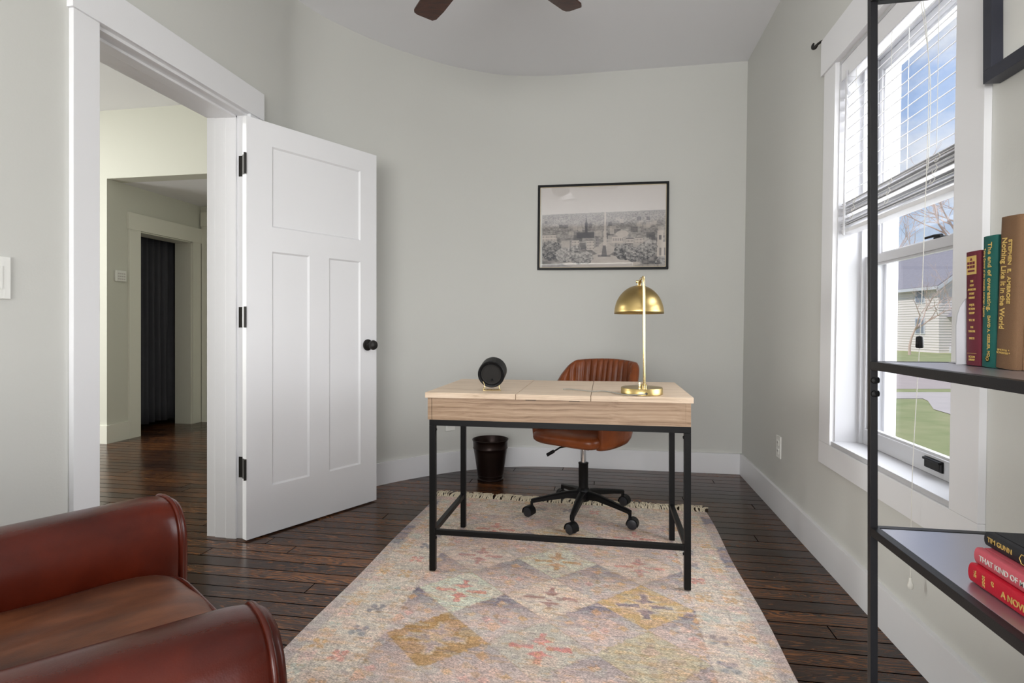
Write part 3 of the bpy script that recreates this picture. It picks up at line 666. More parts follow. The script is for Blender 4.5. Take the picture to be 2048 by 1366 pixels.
o = obj('fringe', b, 'fringe', rug, 60); o['kind'] = 'stuff'; o['label'] = 'knotted cream cotton fringe'

# ================================================================== DESK
dk = thing('writing_desk', 'light oak writing desk with black metal frame on the rug', 'desk', (-0.736, 2.2, 0.0))
DW, DD, ZT = 1.071, 0.597, 0.757
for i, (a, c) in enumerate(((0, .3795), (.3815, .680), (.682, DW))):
    b = B(); box(b, a, c, 0, DD, ZT - .022, ZT - (0.001 if i == 1 else 0), 0.0012); o = obj('top_panel', b, 'oak_lit', dk)
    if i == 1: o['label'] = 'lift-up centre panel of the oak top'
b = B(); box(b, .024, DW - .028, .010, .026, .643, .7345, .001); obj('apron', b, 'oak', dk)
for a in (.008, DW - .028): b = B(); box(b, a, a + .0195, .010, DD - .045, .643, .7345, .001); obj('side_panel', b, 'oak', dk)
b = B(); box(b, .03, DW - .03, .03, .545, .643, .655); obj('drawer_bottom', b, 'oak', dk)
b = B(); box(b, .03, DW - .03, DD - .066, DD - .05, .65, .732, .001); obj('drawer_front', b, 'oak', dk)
for a in (.42, .595): b = B(); box(b, a, a + .042, .004, .0095, .7325, .7352); obj('lid_hinge', b, 'dark', dk)
LY = (.012, .516); LX = (.014, 1.038)
b = B()
for y in LY: box(b, LX[0], LX[1] + .025, y, y + .025, .618, .643, .0015)
for x_ in LX: box(b, x_, x_ + .025, LY[0] + .025, LY[1], .618, .643, .0015)
obj('top_frame', b, 'black', dk)
for x_ in LX:
    for y in LY:
        b = B(); box(b, x_, x_ + .025, y, y + .025, .013, .6175, .0015); obj('leg', b, 'black', dk)
b = B(); box(b, LX[0] + .025, LX[1], LY[0] + .002, LY[0] + .022, .163, .184, .0015); obj('front_stretcher', b, 'black', dk)
for x_ in LX: b = B(); box(b, x_ + .002, x_ + .022, LY[0] + .025, LY[1], .163, .184, .0015); obj('side_stretcher', b, 'black', dk)
for x_, s in ((LX[0] + .025, 1), (LX[1], -1)):
    for z in (.600, .148):
        b = B(); lathe(b, [(0, 0), (.006, 0), (.005, s * .004), (0, s * .005)], 12, (x_, LY[0] + .012, z), 'X'); obj('bolt', b, 'black', dk, 40)

# ================================================================== DESK LAMP
lp = thing('desk_lamp', 'brushed brass desk lamp with half-dome shade on the desk', 'lamp', (0.147, 2.297, ZT))
b = B(); lathe(b, [(0, 0.0), (.080, 0), (.083, .002), (.083, .024), (.081, .027), (0, .027)], 64); obj('base', b, 'brass', lp, 40)
# local y axis = away from the camera
ang = math.atan2(2.297, 0.147) ; ax = Vector((math.cos(ang), math.sin(ang), 0)); sd = Vector((-ax.y, ax.x, 0))
p0 = -ax * 0.0 + Vector((0.010, -0.002, .027))
pt = p0 + Vector((-.002, 0, .425)) ; dome_c = ax * 0.118 + Vector((-.012, 0, .327))
loop = [p0, p0 + Vector((-.001, 0, .2)), pt, pt + Vector((-.004, .012, .016)), pt + Vector((-.006, .055, .020)), pt + Vector((-.008, .095, .016)), pt + Vector((-.010, .112, .004)), pt + Vector((-.010, .116, -.010))]
b = B(); tube(b, catmull(loop, 6), 0.0057, 12); obj('pole', b, 'brassp', lp, 50)
b = B(); cyl(b, p0 - Vector((0, 0, .002)), p0 + Vector((0, 0, .014)), .0105, 16); box(b, p0.x - .022, p0.x - .012, -.008, .004, .027, .047, .002); obj('switch_stem', b, 'brassp', lp, 40)
R = .104; prof = []
for k in range(17): a = k / 16 * (PI / 2 * 0.97); prof.append((R * math.cos(a), R * 1.17 * math.sin(a)))
b = B(); lathe(b, prof + [(R * .02, R * 1.169)] , 64, dome_c, 'Z'); 
# open shell: remove bottom cap
bmesh.ops.delete(b, geom=[f_ for f_ in b.faces if len(f_.verts) > 4 and f_.calc_center_median().z < dome_c.z + .02], context='FACES')
o = obj('shade', b, 'brass', lp, 60); md = o.modifiers.new('thickness', 'SOLIDIFY'); md.thickness = 0.0015; md.offset = -1
b = B(); cyl(b, dome_c + Vector((0, 0, R * 1.16)), dome_c + Vector((0, 0, R * 1.17 + .016)), .007, 14); lathe(b, [(0, -.012), (.006, -.012), (.006, .012), (0, .012)], 14, dome_c + Vector((0, 0, R * 1.17 + .016)), 'X'); obj('shade_joint', b, 'brassp', lp, 40)
b = B(); cyl(b, dome_c + Vector((0, 0, R - .01)), dome_c + Vector((0, 0, R - .05)), .016, 16); lathe(b, [(0, 0), (.012, -.004), (.026, -.03), (.02, -.05), (0, -.058)], 20, dome_c + Vector((0, 0, R - .045))); obj('bulb', b, 'white', lp, 50)
b = B(); lathe(b, [(0, -.001), (.005, -.001), (.005, .002)], 12, (.012, -.0835, .010), 'Y'); obj('cord_hole', b, 'dark', lp)
cp = catmull([(.012, -.087, .010), (-.02, -.094, .007), (-.06, -.088, .005), (-.085, -.045, .003), (-.12, .01, .003), (-.16, .045, .003), (-.20, .03, .003), (-.24, .055, .003), (-.30, .095, .003), (-.325, .088, .003)], 6)
b = B(); tube(b, cp, .0022, 8); o = obj('power_cord', b, 'cordg', lp, 60)

# ================================================================== DESK CLOCK (seen from behind)
ck = thing('desk_clock', 'round black desk clock facing away on a gold wire stand', 'clock', (-0.476, 2.31, ZT), math.radians(14))
R = .0575; tz = .0735
tm = Matrix.Translation((0, 0, tz)) @ Matrix.Rotation(math.radians(11), 4, 'X') @ Matrix.Rotation(math.radians(-11), 4, 'Z')
b = B(); vs_ = lathe(b, [(0, -.018), (R * .80, -.018), (R * .83, -.021), (R * .95, -.0225), (R * .995, -.020), (R, -.017), (R, .055), (R * .96, .057), (0, .057)], 56, (0, 0, 0), 'Y'); xf(vs_, tm); obj('case', b, 'plastic', ck, 35)
b = B(); vs_ = lathe(b, [(0, -.0185), (R * .66, -.0185), (R * .66, -.0195), (R * .70, -.0205), (R * .74, -.0205), (R * .76, -.018)], 48, (0, 0, 0), 'Y'); xf(vs_, tm); obj('back_cover', b, 'dark', ck, 35)
b = B(); vs_ = lathe(b, [(0, -.018), (.005, -.018), (.0045, -.026), (0, -.0265)], 14, (.004, 0, -.024), 'Y'); xf(vs_, tm); obj('setting_knob', b, 'plastic', ck, 40)
for a in (0.2, 1.8, 3.4, 5.0):
    b = B(); vs_ = lathe(b, [(0, -.0225), (.002, -.0232), (0, -.0235)], 8, (math.cos(a) * R * .88, 0, math.sin(a) * R * .88), 'Y'); xf(vs_, tm); obj('screw', b, 'dark', ck)
b = B()
for y in (-.012, .035):
    tube(b, catmull([(-.038, y, .040), (-.030, y, .018), (-.036, y - .004, .003), (-.030, y - .006, .0022), (.030, y - .006, .0022), (.036, y - .004, .003), (.030, y, .018), (.038, y, .040)], 5), .0017, 8)
for s in (-1, 1): tube(b, [(s * .034, -.017, .0022), (s * .034, .03, .0022)], .0017, 8)
obj('wire_stand', b, 'brassp', ck, 50)

# ================================================================== WASTEBASKET
wb = thing('wastebasket', 'dark bronze metal wastebasket by the curved wall behind the desk', 'wastebasket', (-0.763, 3.655, 0.0))
pr = [(0, .001), (.083, .001), (.088, .004), (.088, .010), (.084, .014), (.085, .03), (.089, .034), (.086, .038)]
for k in range(12): t_ = k / 11; pr.append((.087 + .027 * t_, .045 + .165 * t_))
pr += [(.118, .214), (.1155, .219), (.1165, .245), (.1185, .262), (.122, .266), (.1225, .271), (.119, .273), (.115, .268), (.111, .2), (.084, .012), (0, .010)]
M['bin'] = mat('bronze_enamel', srgb(42, 30, 27), 0.33, metal=0.7, bump=0.3, bscale=22, var=0.3, vscale=6)
b = B(); lathe(b, pr, 56); obj('basket', b, 'bin', wb, 40)

# ================================================================== OFFICE CHAIR
oc = thing('office_chair', 'cognac leather swivel chair with channel-tufted back behind the desk', 'chair', (-0.115, 3.003, 0.004))
ctr = Vector((-0.115, 3.003)); cast = [(-0.402, 2.938), (-0.162, 2.721), (0.136, 2.838), (0.109, 3.207), (-0.251, 3.269)]
b = B(); lathe(b, [(0, .088), (.030, .088), (.036, .094), (.038, .11), (.037, .145), (.030, .155), (.0255, .16), (.0255, .285), (.027, .287), (.027, .293), (.018, .295), (0, .295)], 32); obj('column', b, 'black', oc, 40)
b = B(); cyl(b, (0, 0, .29), (0, 0, .43), .0145, 20); obj('gas_lift', b, 'chrome', oc, 40)
for i, c_ in enumerate(cast):
    d = Vector((c_[0] - ctr.x, c_[1] - ctr.y, 0)); Lr = d.length; d.normalize(); s = Vector((-d.y, d.x, 0))
    b = B(); rings = []
    for t_, wd, zt, zb in ((.02, .020, .146, .10), (.3, .018, .140, .108), (.7, .0145, .118, .094), (.96, .012, .103, .083), (1.0, .011, .100, .070)):
        p = d * (Lr * t_ * .93 + .01)
        rings.append([b.verts.new(p + s * a + Vector((0, 0, z))) for a, z in ((-wd, zb), (wd, zb), (wd, zt - .006), (wd * .5, zt), (-wd * .5, zt), (-wd, zt - .006))])
    loft(b, rings); p = d * Lr * .95
    cyl(b, p + Vector((0, 0, .052)), p + Vector((0, 0, .09)), .0075, 10); obj('base_leg', b, 'black', oc, 35)
    ca = random.Random(i + 4).uniform(-.5, .5) + (PI * .5 if i != 1 else PI * .45)
    # caster: twin wheels with a hood
    cc = Vector((c_[0] - ctr.x, c_[1] - ctr.y, .0355)); q = Matrix.Translation(cc) @ Matrix.Rotation(math.radians((-25, -38, -12, -25, 20)[i]), 4, 'Z')
    b = B()
    for s_ in (-1, 1):
        vs_ = lathe(b, [(0, s_ * .003), (.024, s_ * .003), (.0265, s_ * .006), (.0265, s_ * .017), (.024, s_ * .021), (.015, s_ * .0235), (0, s_ * .024)], 28, (0, 0, 0), 'Y'); xf(vs_, q)
    cs = obj('caster', b, 'caster', oc, 40)
    b = B(); ring = []
    for k in range(9):
        a = math.radians(-20 + k * 27); ring.append([(math.cos(a) * rr_, y, math.sin(a) * rr_) for rr_, y in ((.028, -.022), (.031, -.022), (.031, .022), (.028, .022))])
    rr2 = [[b.verts.new(p) for p in r_] for r_ in ring]; loft(b, rr2); xf(list(b.verts), q); obj('caster_hood', b, 'plastic', cs, 40)
CR = math.radians(-38 + 9.55 )     # seat rotation: front faces left of the camera
def chairM(): return Matrix.Translation((0.0, 0.0, 0)) @ Matrix.Rotation(CR, 4, 'Z')
# local frame: front = -y, right = +x (as seen from the camera)
def shell_pt(u, v, inner):
    # u in [-1,1] round the U from left-front to right-front
    th = u * math.radians(133)
    # plan superellipse opened at the front
    n = 3.6
    def plan(hw, hd, a):
        cx_, sy_ = math.sin(a), math.cos(a)
        r = (abs(cx_ / hw) ** n + abs(sy_ / hd) ** n) ** (-1 / n)
        return r * cx_, r * sy_
    au = abs(u)
    # top height profile
    if au < .32: zt = .824 - .010 * (au / .32) ** 2
    elif au < .66: k = (au - .32) / .34; k = k * k * (3 - 2 * k); zt = .814 + (.63 - .814) * k
    else: k = (au - .66) / .34; zt = .63 - .045 * k ** 3
    z = .408 + v * (zt - .408)
    hgt = (z - .408)
    flare = .72 + .28 * min(1, hgt / .10) ** .6 if False else 1.0
    hw = (.238 if abs(th) > PI / 2 else .238 - .018 * math.cos(th)) + .020 * min(1, hgt / .2); hd = .222 + .015 * min(1, hgt / .2)
    x, y = plan(hw, hd, th)
    if y > 0: y += .085 * max(0, hgt - .05) / .37 * (math.cos(th) ** 1 if abs(th) < PI / 2 else 0)
    if v < .12:
        kk = 1 - (.12 - v) / .12; sc_ = .93 + .07 * math.sqrt(max(0, kk)); x *= sc_; y *= sc_
    if inner:
        t_ = .042; L_ = math.hypot(x, y); x *= 1 - t_ / L_; y *= 1 - t_ / L_
        if v > .15:
            ch = abs(math.sin(u * 46)); x *= 1 - .0075 * (ch ** .6) / .2; y *= 1 - .0075 * (ch ** .6) / .2
    return Vector((x, y, z))
b = B(); rings = []; NU = 420; NV = 14
for i in range(NU + 1):
    u = -1 + 2 * i / NU; ring = []
    e = min(1, (1 - abs(u)) / .035); pinch = math.sqrt(max(0.0, 1 - (1 - e) ** 2)) * .5
    outs = [shell_pt(u, j / NV, False) for j in range(NV + 1)]; ins = [shell_pt(u, j / NV, True) for j in range(NV + 1)]
    seq = []
    for j in range(NV + 1): mpt = (outs[j] + ins[j]) / 2; seq.append(mpt + (outs[j] - mpt) * (pinch * 2))
    tm_ = (outs[-1] + ins[-1]) / 2; seq.append(Vector((0, 0, .013 * pinch * 2)) + tm_ + (outs[-1] - tm_) * pinch * 1.3); seq.append(Vector((0, 0, .016 * pinch * 2)) + tm_); seq.append(Vector((0, 0, .013 * pinch * 2)) + tm_ + (ins[-1] - tm_) * pinch * 1.3)
    for j in range(NV, -1, -1): mpt = (outs[j] + ins[j]) / 2; seq.append(mpt + (ins[j] - mpt) * (pinch * 2))
    rings.append([b.verts.new(p) for p in seq])
loft(b, rings); xf(list(b.verts), chairM()); obj('backrest', b, 'tan', oc, 70)
# seat cushion and under-shell
def rbox(hw, y0_, y1_, z0_, z1_, crown=.012, n=4.0, seg=64, lay=12, pw_=.45):
    b = B(); rings = []; yc, hd = (y0_ + y1_) / 2, (y1_ - y0_) / 2; zc, hz = (z0_ + z1_) / 2, (z1_ - z0_) / 2
    for j in range(lay + 1):
        a = -PI / 2 + PI * j / lay; s_ = max(1e-3, abs(math.cos(a)) ** pw_); zz = zc + hz * math.copysign(abs(math.sin(a)) ** .8, math.sin(a))
        ring = []
        for k in range(seg):
            t_ = 2 * PI * k / seg; r = (abs(math.cos(t_)) ** n + abs(math.sin(t_)) ** n) ** (-1 / n)
            ring.append(b.verts.new((hw * s_ * r * math.cos(t_), yc + hd * s_ * r * math.sin(t_), zz)))
        rings.append(ring)
    loft(b, rings); return b
b = rbox(.203, -.238, .19, .402, .492, n=6.0); xf(list(b.verts), chairM()); obj('seat', b, 'tan', oc, 60)
b = B(); box(b, -.09, .09, -.10, .10, .385, .410, .008); xf(list(b.verts), chairM()); obj('seat_mechanism', b, 'black', oc)
b = B(); tube(b, [(-.02, -.02, .395), (-.12, -.075, .385), (-.155, -.10, .366)], .0045, 8); xf([v for v in b.verts], Matrix.Identity(4)); o = obj('height_lever', b, 'black', oc, 40)
b = B(); tube(b, [(-.150, -.097, .370), (-.185, -.118, .352)], .0095, 8, ry=.006); obj('lever_grip', b, 'plastic', o, 40)

# ================================================================== ARMCHAIR
AF = math.radians(-34)
fc = Vector((-0.776, 0.968)); fw = Vector((math.sin(-AF), math.cos(-AF)))
org = fc - fw * .42
ac = thing('club_armchair', 'oxblood leather club armchair with rounded arms in the near corner', 'armchair', (org.x, org.y, 0), AF)
def arm(side):
    b = B(); rings = []; seg = 44; L0, L1 = -.42, .42
    def sect(y, sc_, dz=0.0):
        ring = []
        for k in range(seg):
            t_ = 2 * PI * k / seg; n = 2.6
            hw = .094; 
            cx_, sz_ = math.cos(t_), math.sin(t_)
            r = (abs(cx_) ** n + abs(sz_) ** n) ** (-1 / n)
            x_ = hw * r * cx_; z_ = r * sz_
            # arm cross section from z .10 to .625 , top fully round
            if z_ > 0: zz = .50 + .122 * z_
            else: zz = .50 + .40 * z_ ; x_ *= (1 - .06 * abs(z_))
            cz_ = .42; ring.append((x_ * sc_[0], y, cz_ + (zz - cz_) * sc_[1] + dz))
        return ring
    prof = [(L0, .9, .97), (L0 + .02, 1, 1)]
    for k in range(8): y = L0 + .05 + k * .09; prof.append((y, 1 - .02 * math.sin(k), 1.0 + .012 * math.sin(k / 7 * PI)))
    prof += [(L1 - .05, 1.01, .992), (L1 - .03, 1.005, .985), (L1 - .014, .985, .972), (L1 - .004, .95, .955), (L1, .90, .935)]
    for y, a, c_ in prof: rings.append([b.verts.new(p) for p in sect(y, (a, c_))])
    loft(b, rings)
    q = Matrix.Translation((side * .308, -side * .032, 0)) @ Matrix.Rotation(-side * math.radians(7), 4, 'Z')
    xf(list(b.verts), q); a_ = obj('arm', b, 'oxblood', ac, 60)
    b = B(); pts = sect(L1 - .004, (.965, .963)); tube(b, pts, .0052, 8, closed=True); xf(list(b.verts), q); obj('piping', b, 'oxblood', a_, 60)
    b = B(); rr_ = []
    for y, a, c_ in ((L1 - .01, .93, .945), (L1 + .006, .93, .945), (L1 + .013, .88, .925), (L1 + .017, .6, .8), (L1 + .019, .2, .6)): rr_.append([b.verts.new(p) for p in sect(y, (a, c_))])
    loft(b, rr_); xf(list(b.verts), q); obj('arm_front_panel', b, 'oxblood', a_, 60)
arm(-1); arm(1)
# seat cushion
b = rbox(.245, -.28, .452, .335, .500, n=7.0, seg=96, lay=24, pw_=.2)
for v in b.verts:
    if v.co.z > .43: v.co.z += .016 * max(0, 1 - (v.co.x / .26) ** 2) * max(0, 1 - ((v.co.y - .08) / .37) ** 2) + .0035 * math.sin(v.co.x * 31 + v.co.y * 13) * math.cos(v.co.y * 9)
o = obj('seat_cushion', b, 'worn', ac, 60); o['label'] = 'worn brown seat cushion with rubbed grain'
for zz in (.480, .355):
    b = B(); pts = []
    for k in range(72):
        t_ = 2 * PI * k / 72; n = 7.0; r = (abs(math.cos(t_)) ** n + abs(math.sin(t_)) ** n) ** (-1 / n); q_ = (abs(zz - .4175) / .0825) ** 1.25; s_ = math.sqrt(1 - q_ * q_) ** .2 + .004
        pts.append((.245 * s_ * r * math.cos(t_), .086 + .366 * s_ * r * math.sin(t_), zz))
    tube(b, pts, .0048, 8, closed=True); obj('cushion_piping', b, 'oxblood', o, 60)
b = B(); box(b, -.25, .25, -.36, .40, .10, .34, .02, 3); obj('seat_base', b, 'oxblood', ac, 50)
b = B(); box(b, -.40, .40, -.50, -.30, .10, .84, .075, 6); obj('backrest', b, 'oxblood', ac, 60)
for x_ in (-.34, .34):
    for y_ in (-.42, .34): b = B(); lathe(b, [(0, 0), (.016, 0), (.026, .09), (.028, .12), (0, .12)], 16, (x_, y_, 0)); obj('foot', b, 'fanwood', ac, 40)

# ================================================================== FRAMED PRINT
def picture_col(U, V):   # V from top 0..h
    w, h = .905, .60
    hz = .195 + .012 * (U / w - .5) * -1.5
    c = np.zeros(U.shape + (3,)); skyc = L(214, 208, 204); c[:] = skyc
    x = U / w; y = (V - hz) / (h - hz)
    def put(mask, col, a=1.0):
        k = (np.clip(mask, 0, 1) * a)[..., None]; c[:] = c * (1 - k) + np.array(col) * k
    land = (V > hz)
    ys = np.clip(y, 0, 1)
    s = .004 + .05 * ys                                    # foliage scale grows towards the viewer
    tot = np.zeros(U.shape)
    for i, q in enumerate((.0035, .007, .014, .03)):
        wgt = np.exp(-((np.log(s * .45) - np.log(q)) / .7) ** 2); tot += wgt * vnoise(U, V, q * 1.3, q * .8, 20 + i)
    nrm = sum(np.exp(-((np.log(s * .45) - np.log(q)) / .7) ** 2) for q in (.0035, .007, .014, .03)); tot /= nrm
    fine = vnoise(U, V, .0022, .0018, 31)
    lum = .42 + .75 * (tot - .5) + .22 * (fine - .5) + .12 * (1 - ys)
    band = vnoise(U, V, .22, .035, 33); lum += .35 * (band - .5)
    base = L(120, 116, 120)
    lumc = np.clip(lum, .06, 1)[..., None]
    lc = L(58, 58, 66) * (1 - lumc) + L(204, 196, 190) * lumc
    c[land] = lc[land]
    put(land * np.exp(-ys * 26), L(176, 172, 170), .7)
    pale = L(210, 200, 192); mid = L(150, 144, 144); dk_ = L(78, 76, 84)
    # avenue
    av = np.abs(x - .525 + .0 * ys) - (.006 + .02 * ys ** 1.5); put(land * (av < 0) * (ys < .62), pale, .8)
    pl = (np.abs(x - .50) / .32 + np.abs(ys - .93) / .20 - 1); put(land * (pl < 0), pale, .75)
    pl = (np.abs(x - .52) / .10 + np.abs(ys - .68) / .16 - 1); put(land * (pl < 0), pale, .6)
    # blocks: (x0,x1,y0,y1)
    r = np.random.default_rng(7)
    for k in range(46):
        yc = r.uniform(.12, .62); xc = r.uniform(.02, .98); ww = .008 + .05 * yc * r.uniform(.5, 1.3); hh = .02 + .09 * yc * r.uniform(.5, 1.2)
        m_ = land * (np.abs(x - xc) < ww) * (np.abs(ys - yc) < hh); put(m_, (pale if r.random() > .35 else dk_), .6)
        wi = m_ * ((np.mod(x * 170, 1) > .6) & (np.mod(ys * 42, 1) > .5)); put(wi, dk_, .5)
    def bld(x0, x1, y0, y1, col, wn_=(90, 18)):
        m_ = land * (x > x0) * (x < x1) * (ys > y0) * (ys < y1); put(m_, col, .9); put(m_ * ((np.mod((x - x0) * wn_[0], 1) > .55) & (np.mod((ys - y0) * wn_[1], 1) > .45)), dk_, .65)
        put(land * (x > x0) * (x < x1) * (np.abs(ys - y0) < .008), dk_, .7)
    bld(.01, .13, .38, .49, pale); bld(.26, .32, .49, .64, pale); bld(.38, .44, .50, .68, pale); bld(.45, .475, .46, .62, mid); bld(.58, .665, .44, .56, pale, (70, 12)); bld(.69, .75, .49, .57, pale); bld(.76, .82, .47, .57, pale)
    bld(.365, .385, .20, .42, dk_); put(land * (np.abs(x - .375) < .010 * np.clip((ys - .06) * 6, 0, 1)) * (ys < .22), dk_, .9)
    bld(.30, .44, .36, .46, dk_)
    ell = ((x - .66) / .05) ** 2 + ((ys - .40) / .06) ** 2 < 1; put(land * ell, pale, .85)
    put(land * (np.abs(x - .52) < .012 + .02 * np.clip(ys - .62, 0, 1) * 3) * (ys > .60) * (ys < .80), L(96, 94, 100), .85)     # monument
    put(land * (np.abs(x - .52) < .05) * (ys > .77) * (ys < .81), L(90, 88, 94), .7)
    # church at right
    bld(.93, 1.0, .55, .82, pale, (28, 4)); put(land * (np.abs(x - .955) < .022) * (ys > .36) * (ys < .56), pale, .9); put(land * (np.abs(x - .955) < .010) * (ys > .44) * (ys < .52), dk_, .8)
    # big tree masses in front
    for (xc, yc, rx, ry, tone) in ((.09, .68, .10, .20, .25), (.20, .76, .08, .15, .7), (.34, .82, .10, .14, .55), (.29, .66, .05, .08, .6), (.68, .72, .09, .16, .3), (.76, .78, .08, .14, .5), (.84, .72, .09, .16, .45), (.88, .62, .06, .12, .6), (.97, .92, .06, .12, .4)):
        ed = vnoise(U, V, .018, .014, 41) * .35
        m_ = land * ((((x - xc) / rx) ** 2 + ((ys - yc) / ry) ** 2) < 1 - ed)
        clump = vnoise(U, V, .012, .010, 43) * .6 + vnoise(U, V, .004, .003, 44) * .4
        sh = np.clip(tone + (clump - .5) * 1.5 - ((ys - yc) / ry) * .2, 0, 1)[..., None]
        cc = L(52, 54, 64) * (1 - sh) + L(200, 194, 190) * sh
        k = m_.astype(float)[..., None] * .92; c[:] = c * (1 - k) + cc * k
    put(land * (ys > .93 + .02 * np.sin(x * 9)), L(190, 180, 170), .55)
    pp = (r.random(U.shape) > .997) & (np.abs(x - .5) < .2) & (ys > .78) & (ys < .95); put(pp * 1.0, dk_, .7)
    toned = vnoise(U, V, .4, .3, 50); c *= (0.97 + .05 * toned)[..., None]
    return c
pw, ph = .936, .625
pc_ = thing('framed_print', 'black framed antique city view print on the back wall', 'picture', (-0.022, YB, 1.754))
pc_.rotation_euler = (0, math.radians(0.55), 0)
b = B(); fw_ = .0165
for x0, x1, z0, z1 in ((-pw/2, pw/2, ph/2 - fw_, ph/2), (-pw/2, pw/2, -ph/2, -ph/2 + fw_), (-pw/2, -pw/2 + fw_, -ph/2 + fw_, ph/2 - fw_), (pw/2 - fw_, pw/2, -ph/2 + fw_, ph/2 - fw_)): box(b, x0, x1, -.024, -.001, z0, z1, .0015)
obj('frame', b, 'black', pc_)
b = B(); q = .004; iw, ih = pw - 2 * fw_, ph - 2 * fw_
for x0, x1, z0, z1 in ((-iw/2, iw/2, ih/2 - q, ih/2), (-iw/2, iw/2, -ih/2, -ih/2 + q), (-iw/2, -iw/2 + q, -ih/2, ih/2), (iw/2 - q, iw/2, -ih/2, ih/2)): box(b, x0, x1, -.017, -.008, z0, z1, .0005)
o = obj('inner_fillet', b, mat('pale_gilt', srgb(206, 190, 160), .4), pc_); o['label'] = 'thin pale gilt inner edge'
me = grid_color('print', 500, 330, iw, ih, lambda U, V: picture_col(U * .905 / iw, V * .60 / ih), 'print', lambda U, V: np.stack([U - iw / 2, np.full(U.shape, -.012), ih / 2 - V], -1))
o = bpy.data.objects.new('print', me); COL.objects.link(o); o.parent = pc_
b = B(); box(b, -iw/2, iw/2, -.0011, -.001, -ih/2, ih/2); obj('backing', b, 'dark', pc_)
b = B(); box(b, -iw/2, iw/2, -.0150, -.0145, -ih/2, ih/2); obj('glazing', b, 'picglass', pc_)
# second picture, right wall, near the camera
p2 = thing('deep_frame', 'navy deep box frame hanging on the right wall beside the window', 'picture frame', (XR + .022, 1.275, 1.66))
b = B(); hw = .27; z0_, z1_ = -.03, .62
for ya_, yb_, za_, zb_ in ((-hw, hw, z0_, z0_ + .03), (-hw, hw, z1_ - .03, z1_), (-hw, -hw + .03, z0_ + .03, z1_ - .03), (hw - .03, hw, z0_ + .03, z1_ - .03)): box(b, -.038, .0, ya_, yb_, za_, zb_, .0015)
M['navy'] = mat('navy_frame', srgb(44, 46, 58), .45)
obj('frame', b, 'navy', p2)
b = B(); box(b, -.012, -.008, -hw + .03, hw - .03, z0_ + .03, z1_ - .03); obj('mat_board', b, 'plate', p2)
b = B(); box(b, -.0125, -.0118, -hw + .12, hw - .12, .12, z1_ - .12); obj('artwork', b, 'hallwall', p2)

# ================================================================== BOOKCASE
BXF, BXB, BY1, BY0 = .51, .84, 1.19, .20; pwid = .013
bc = thing('shelf_unit', 'black metal open shelf unit in front of the window', 'bookcase', (BXF, BY0, 0))
ox, oy = BXF, BY0; dxx, dyy = BXB - BXF, BY1 - BY0
for x_ in (0, dxx - pwid):
    for y_ in (0, dyy - pwid):
        b = B(); box(b, x_, x_ + pwid, y_, y_ + pwid, 0, 1.95, .0008); obj('post', b, 'shelf', bc)
for z in (.962, .639, .334, 1.678, .05):
    b = B(); th = .016; w = .015
    zz = z - th
    box(b, pwid, dxx - pwid, 0, w, zz, z, .0008); box(b, pwid, dxx - pwid, dyy - w, dyy, zz, z, .0008); box(b, 0, w, pwid, dyy - pwid, zz, z, .0008); box(b, dxx - w, dxx, pwid, dyy - pwid, zz, z, .0008)
    sh = obj('shelf', b, 'shelf', bc)
    b = B(); box(b, w + .0015, dxx - w - .0015, w + .0015, dyy - w - .0015, zz + .006, z - .0008, .0006); obj('shelf_panel', b, 'shelf_sheen', sh)
for z in (.925, .899):
    b = B(); lathe(b, [(0, -.0), (.0065, -.0), (.006, -.004), (0, -.0055)], 12, (pwid * .5 + .0, dyy - pwid, z), 'Y'); vs_ = list(b.verts); obj('bolt', b, 'black', bc, 40)
    b = B(); lathe(b, [(0, .0), (.0065, .0), (.006, .004), (0, .0055)], 12, (pwid, dyy - pwid * .5, z), 'X'); obj('bolt', b, 'black', bc, 40)
# ---- standing books; local frame: spine faces -x, thickness along y (toward camera = -y), height z
def book(name, label, loc, th, depth, h, m, group, rot=0.0, lying=False):
    t = thing(name, label, 'book', loc, 0, group); t.rotation_euler = (rot, 0, 0)
    return t
def book_body(t, th, depth, h, m, round_=.004):
    # cover: spine strip (rounded) + two boards
    b = B(); c_ = .0028; n = 8; out = []; inn = []
    for k in range(n + 1):
        a = -PI / 2 + PI * k / n; out.append((-round_ * math.cos(a), th / 2 * math.sin(a))); inn.append((-round_ * math.cos(a) + c_, (th / 2 - c_) * math.sin(a)))
    poly = [(.006, -th / 2)] + out + [(.006, th / 2), (.006, th / 2 - c_)] + inn[::-1] + [(.006, -th / 2 + c_)]
    prism(b, poly, 'XY', 0, h); o1 = obj('spine', b, m, t, 40)
    for s in (-1, 1):
        b = B(); ya_, yb_ = sorted((s * th / 2, s * (th / 2 - c_)))
        box(b, .0085, depth, ya_, yb_, 0, h, .0006); ya_, yb_ = sorted((s * (th / 2 - .0012), s * (th / 2 - c_))); box(b, .005, .0095, ya_, yb_, 0, h); obj('cover_board', b, m, t)
    b = B(); box(b, .003, depth - .004, -th / 2 + c_, th / 2 - c_, .004, h - .004); obj('page_block', b, 'pages', t)
M['maroon'] = mat('maroon_cloth', srgb(104, 30, 46), .7, bump=.3, bscale=900)
M['green'] = mat('green_cloth', srgb(20, 92, 84), .7, bump=.3, bscale=900)
M['brown'] = mat('brown_cloth', srgb(118, 88, 61), .8, bump=.5, bscale=900)
M['red'] = mat('red_cloth', srgb(196, 14, 44), .55, bump=.3, bscale=900)
M['pink'] = mat('rose_cloth', srgb(206, 92, 104), .6, bump=.2, bscale=900)
M['blackc'] = mat('black_cloth', srgb(36, 36, 40), .6, bump=.2, bscale=900)
M['ltgreen'] = mat('mint_endpaper', srgb(206, 214, 200), .8)
M['tanc'] = mat('tan_cloth', srgb(186, 150, 96), .7)
SX = .632; SZ = .9625
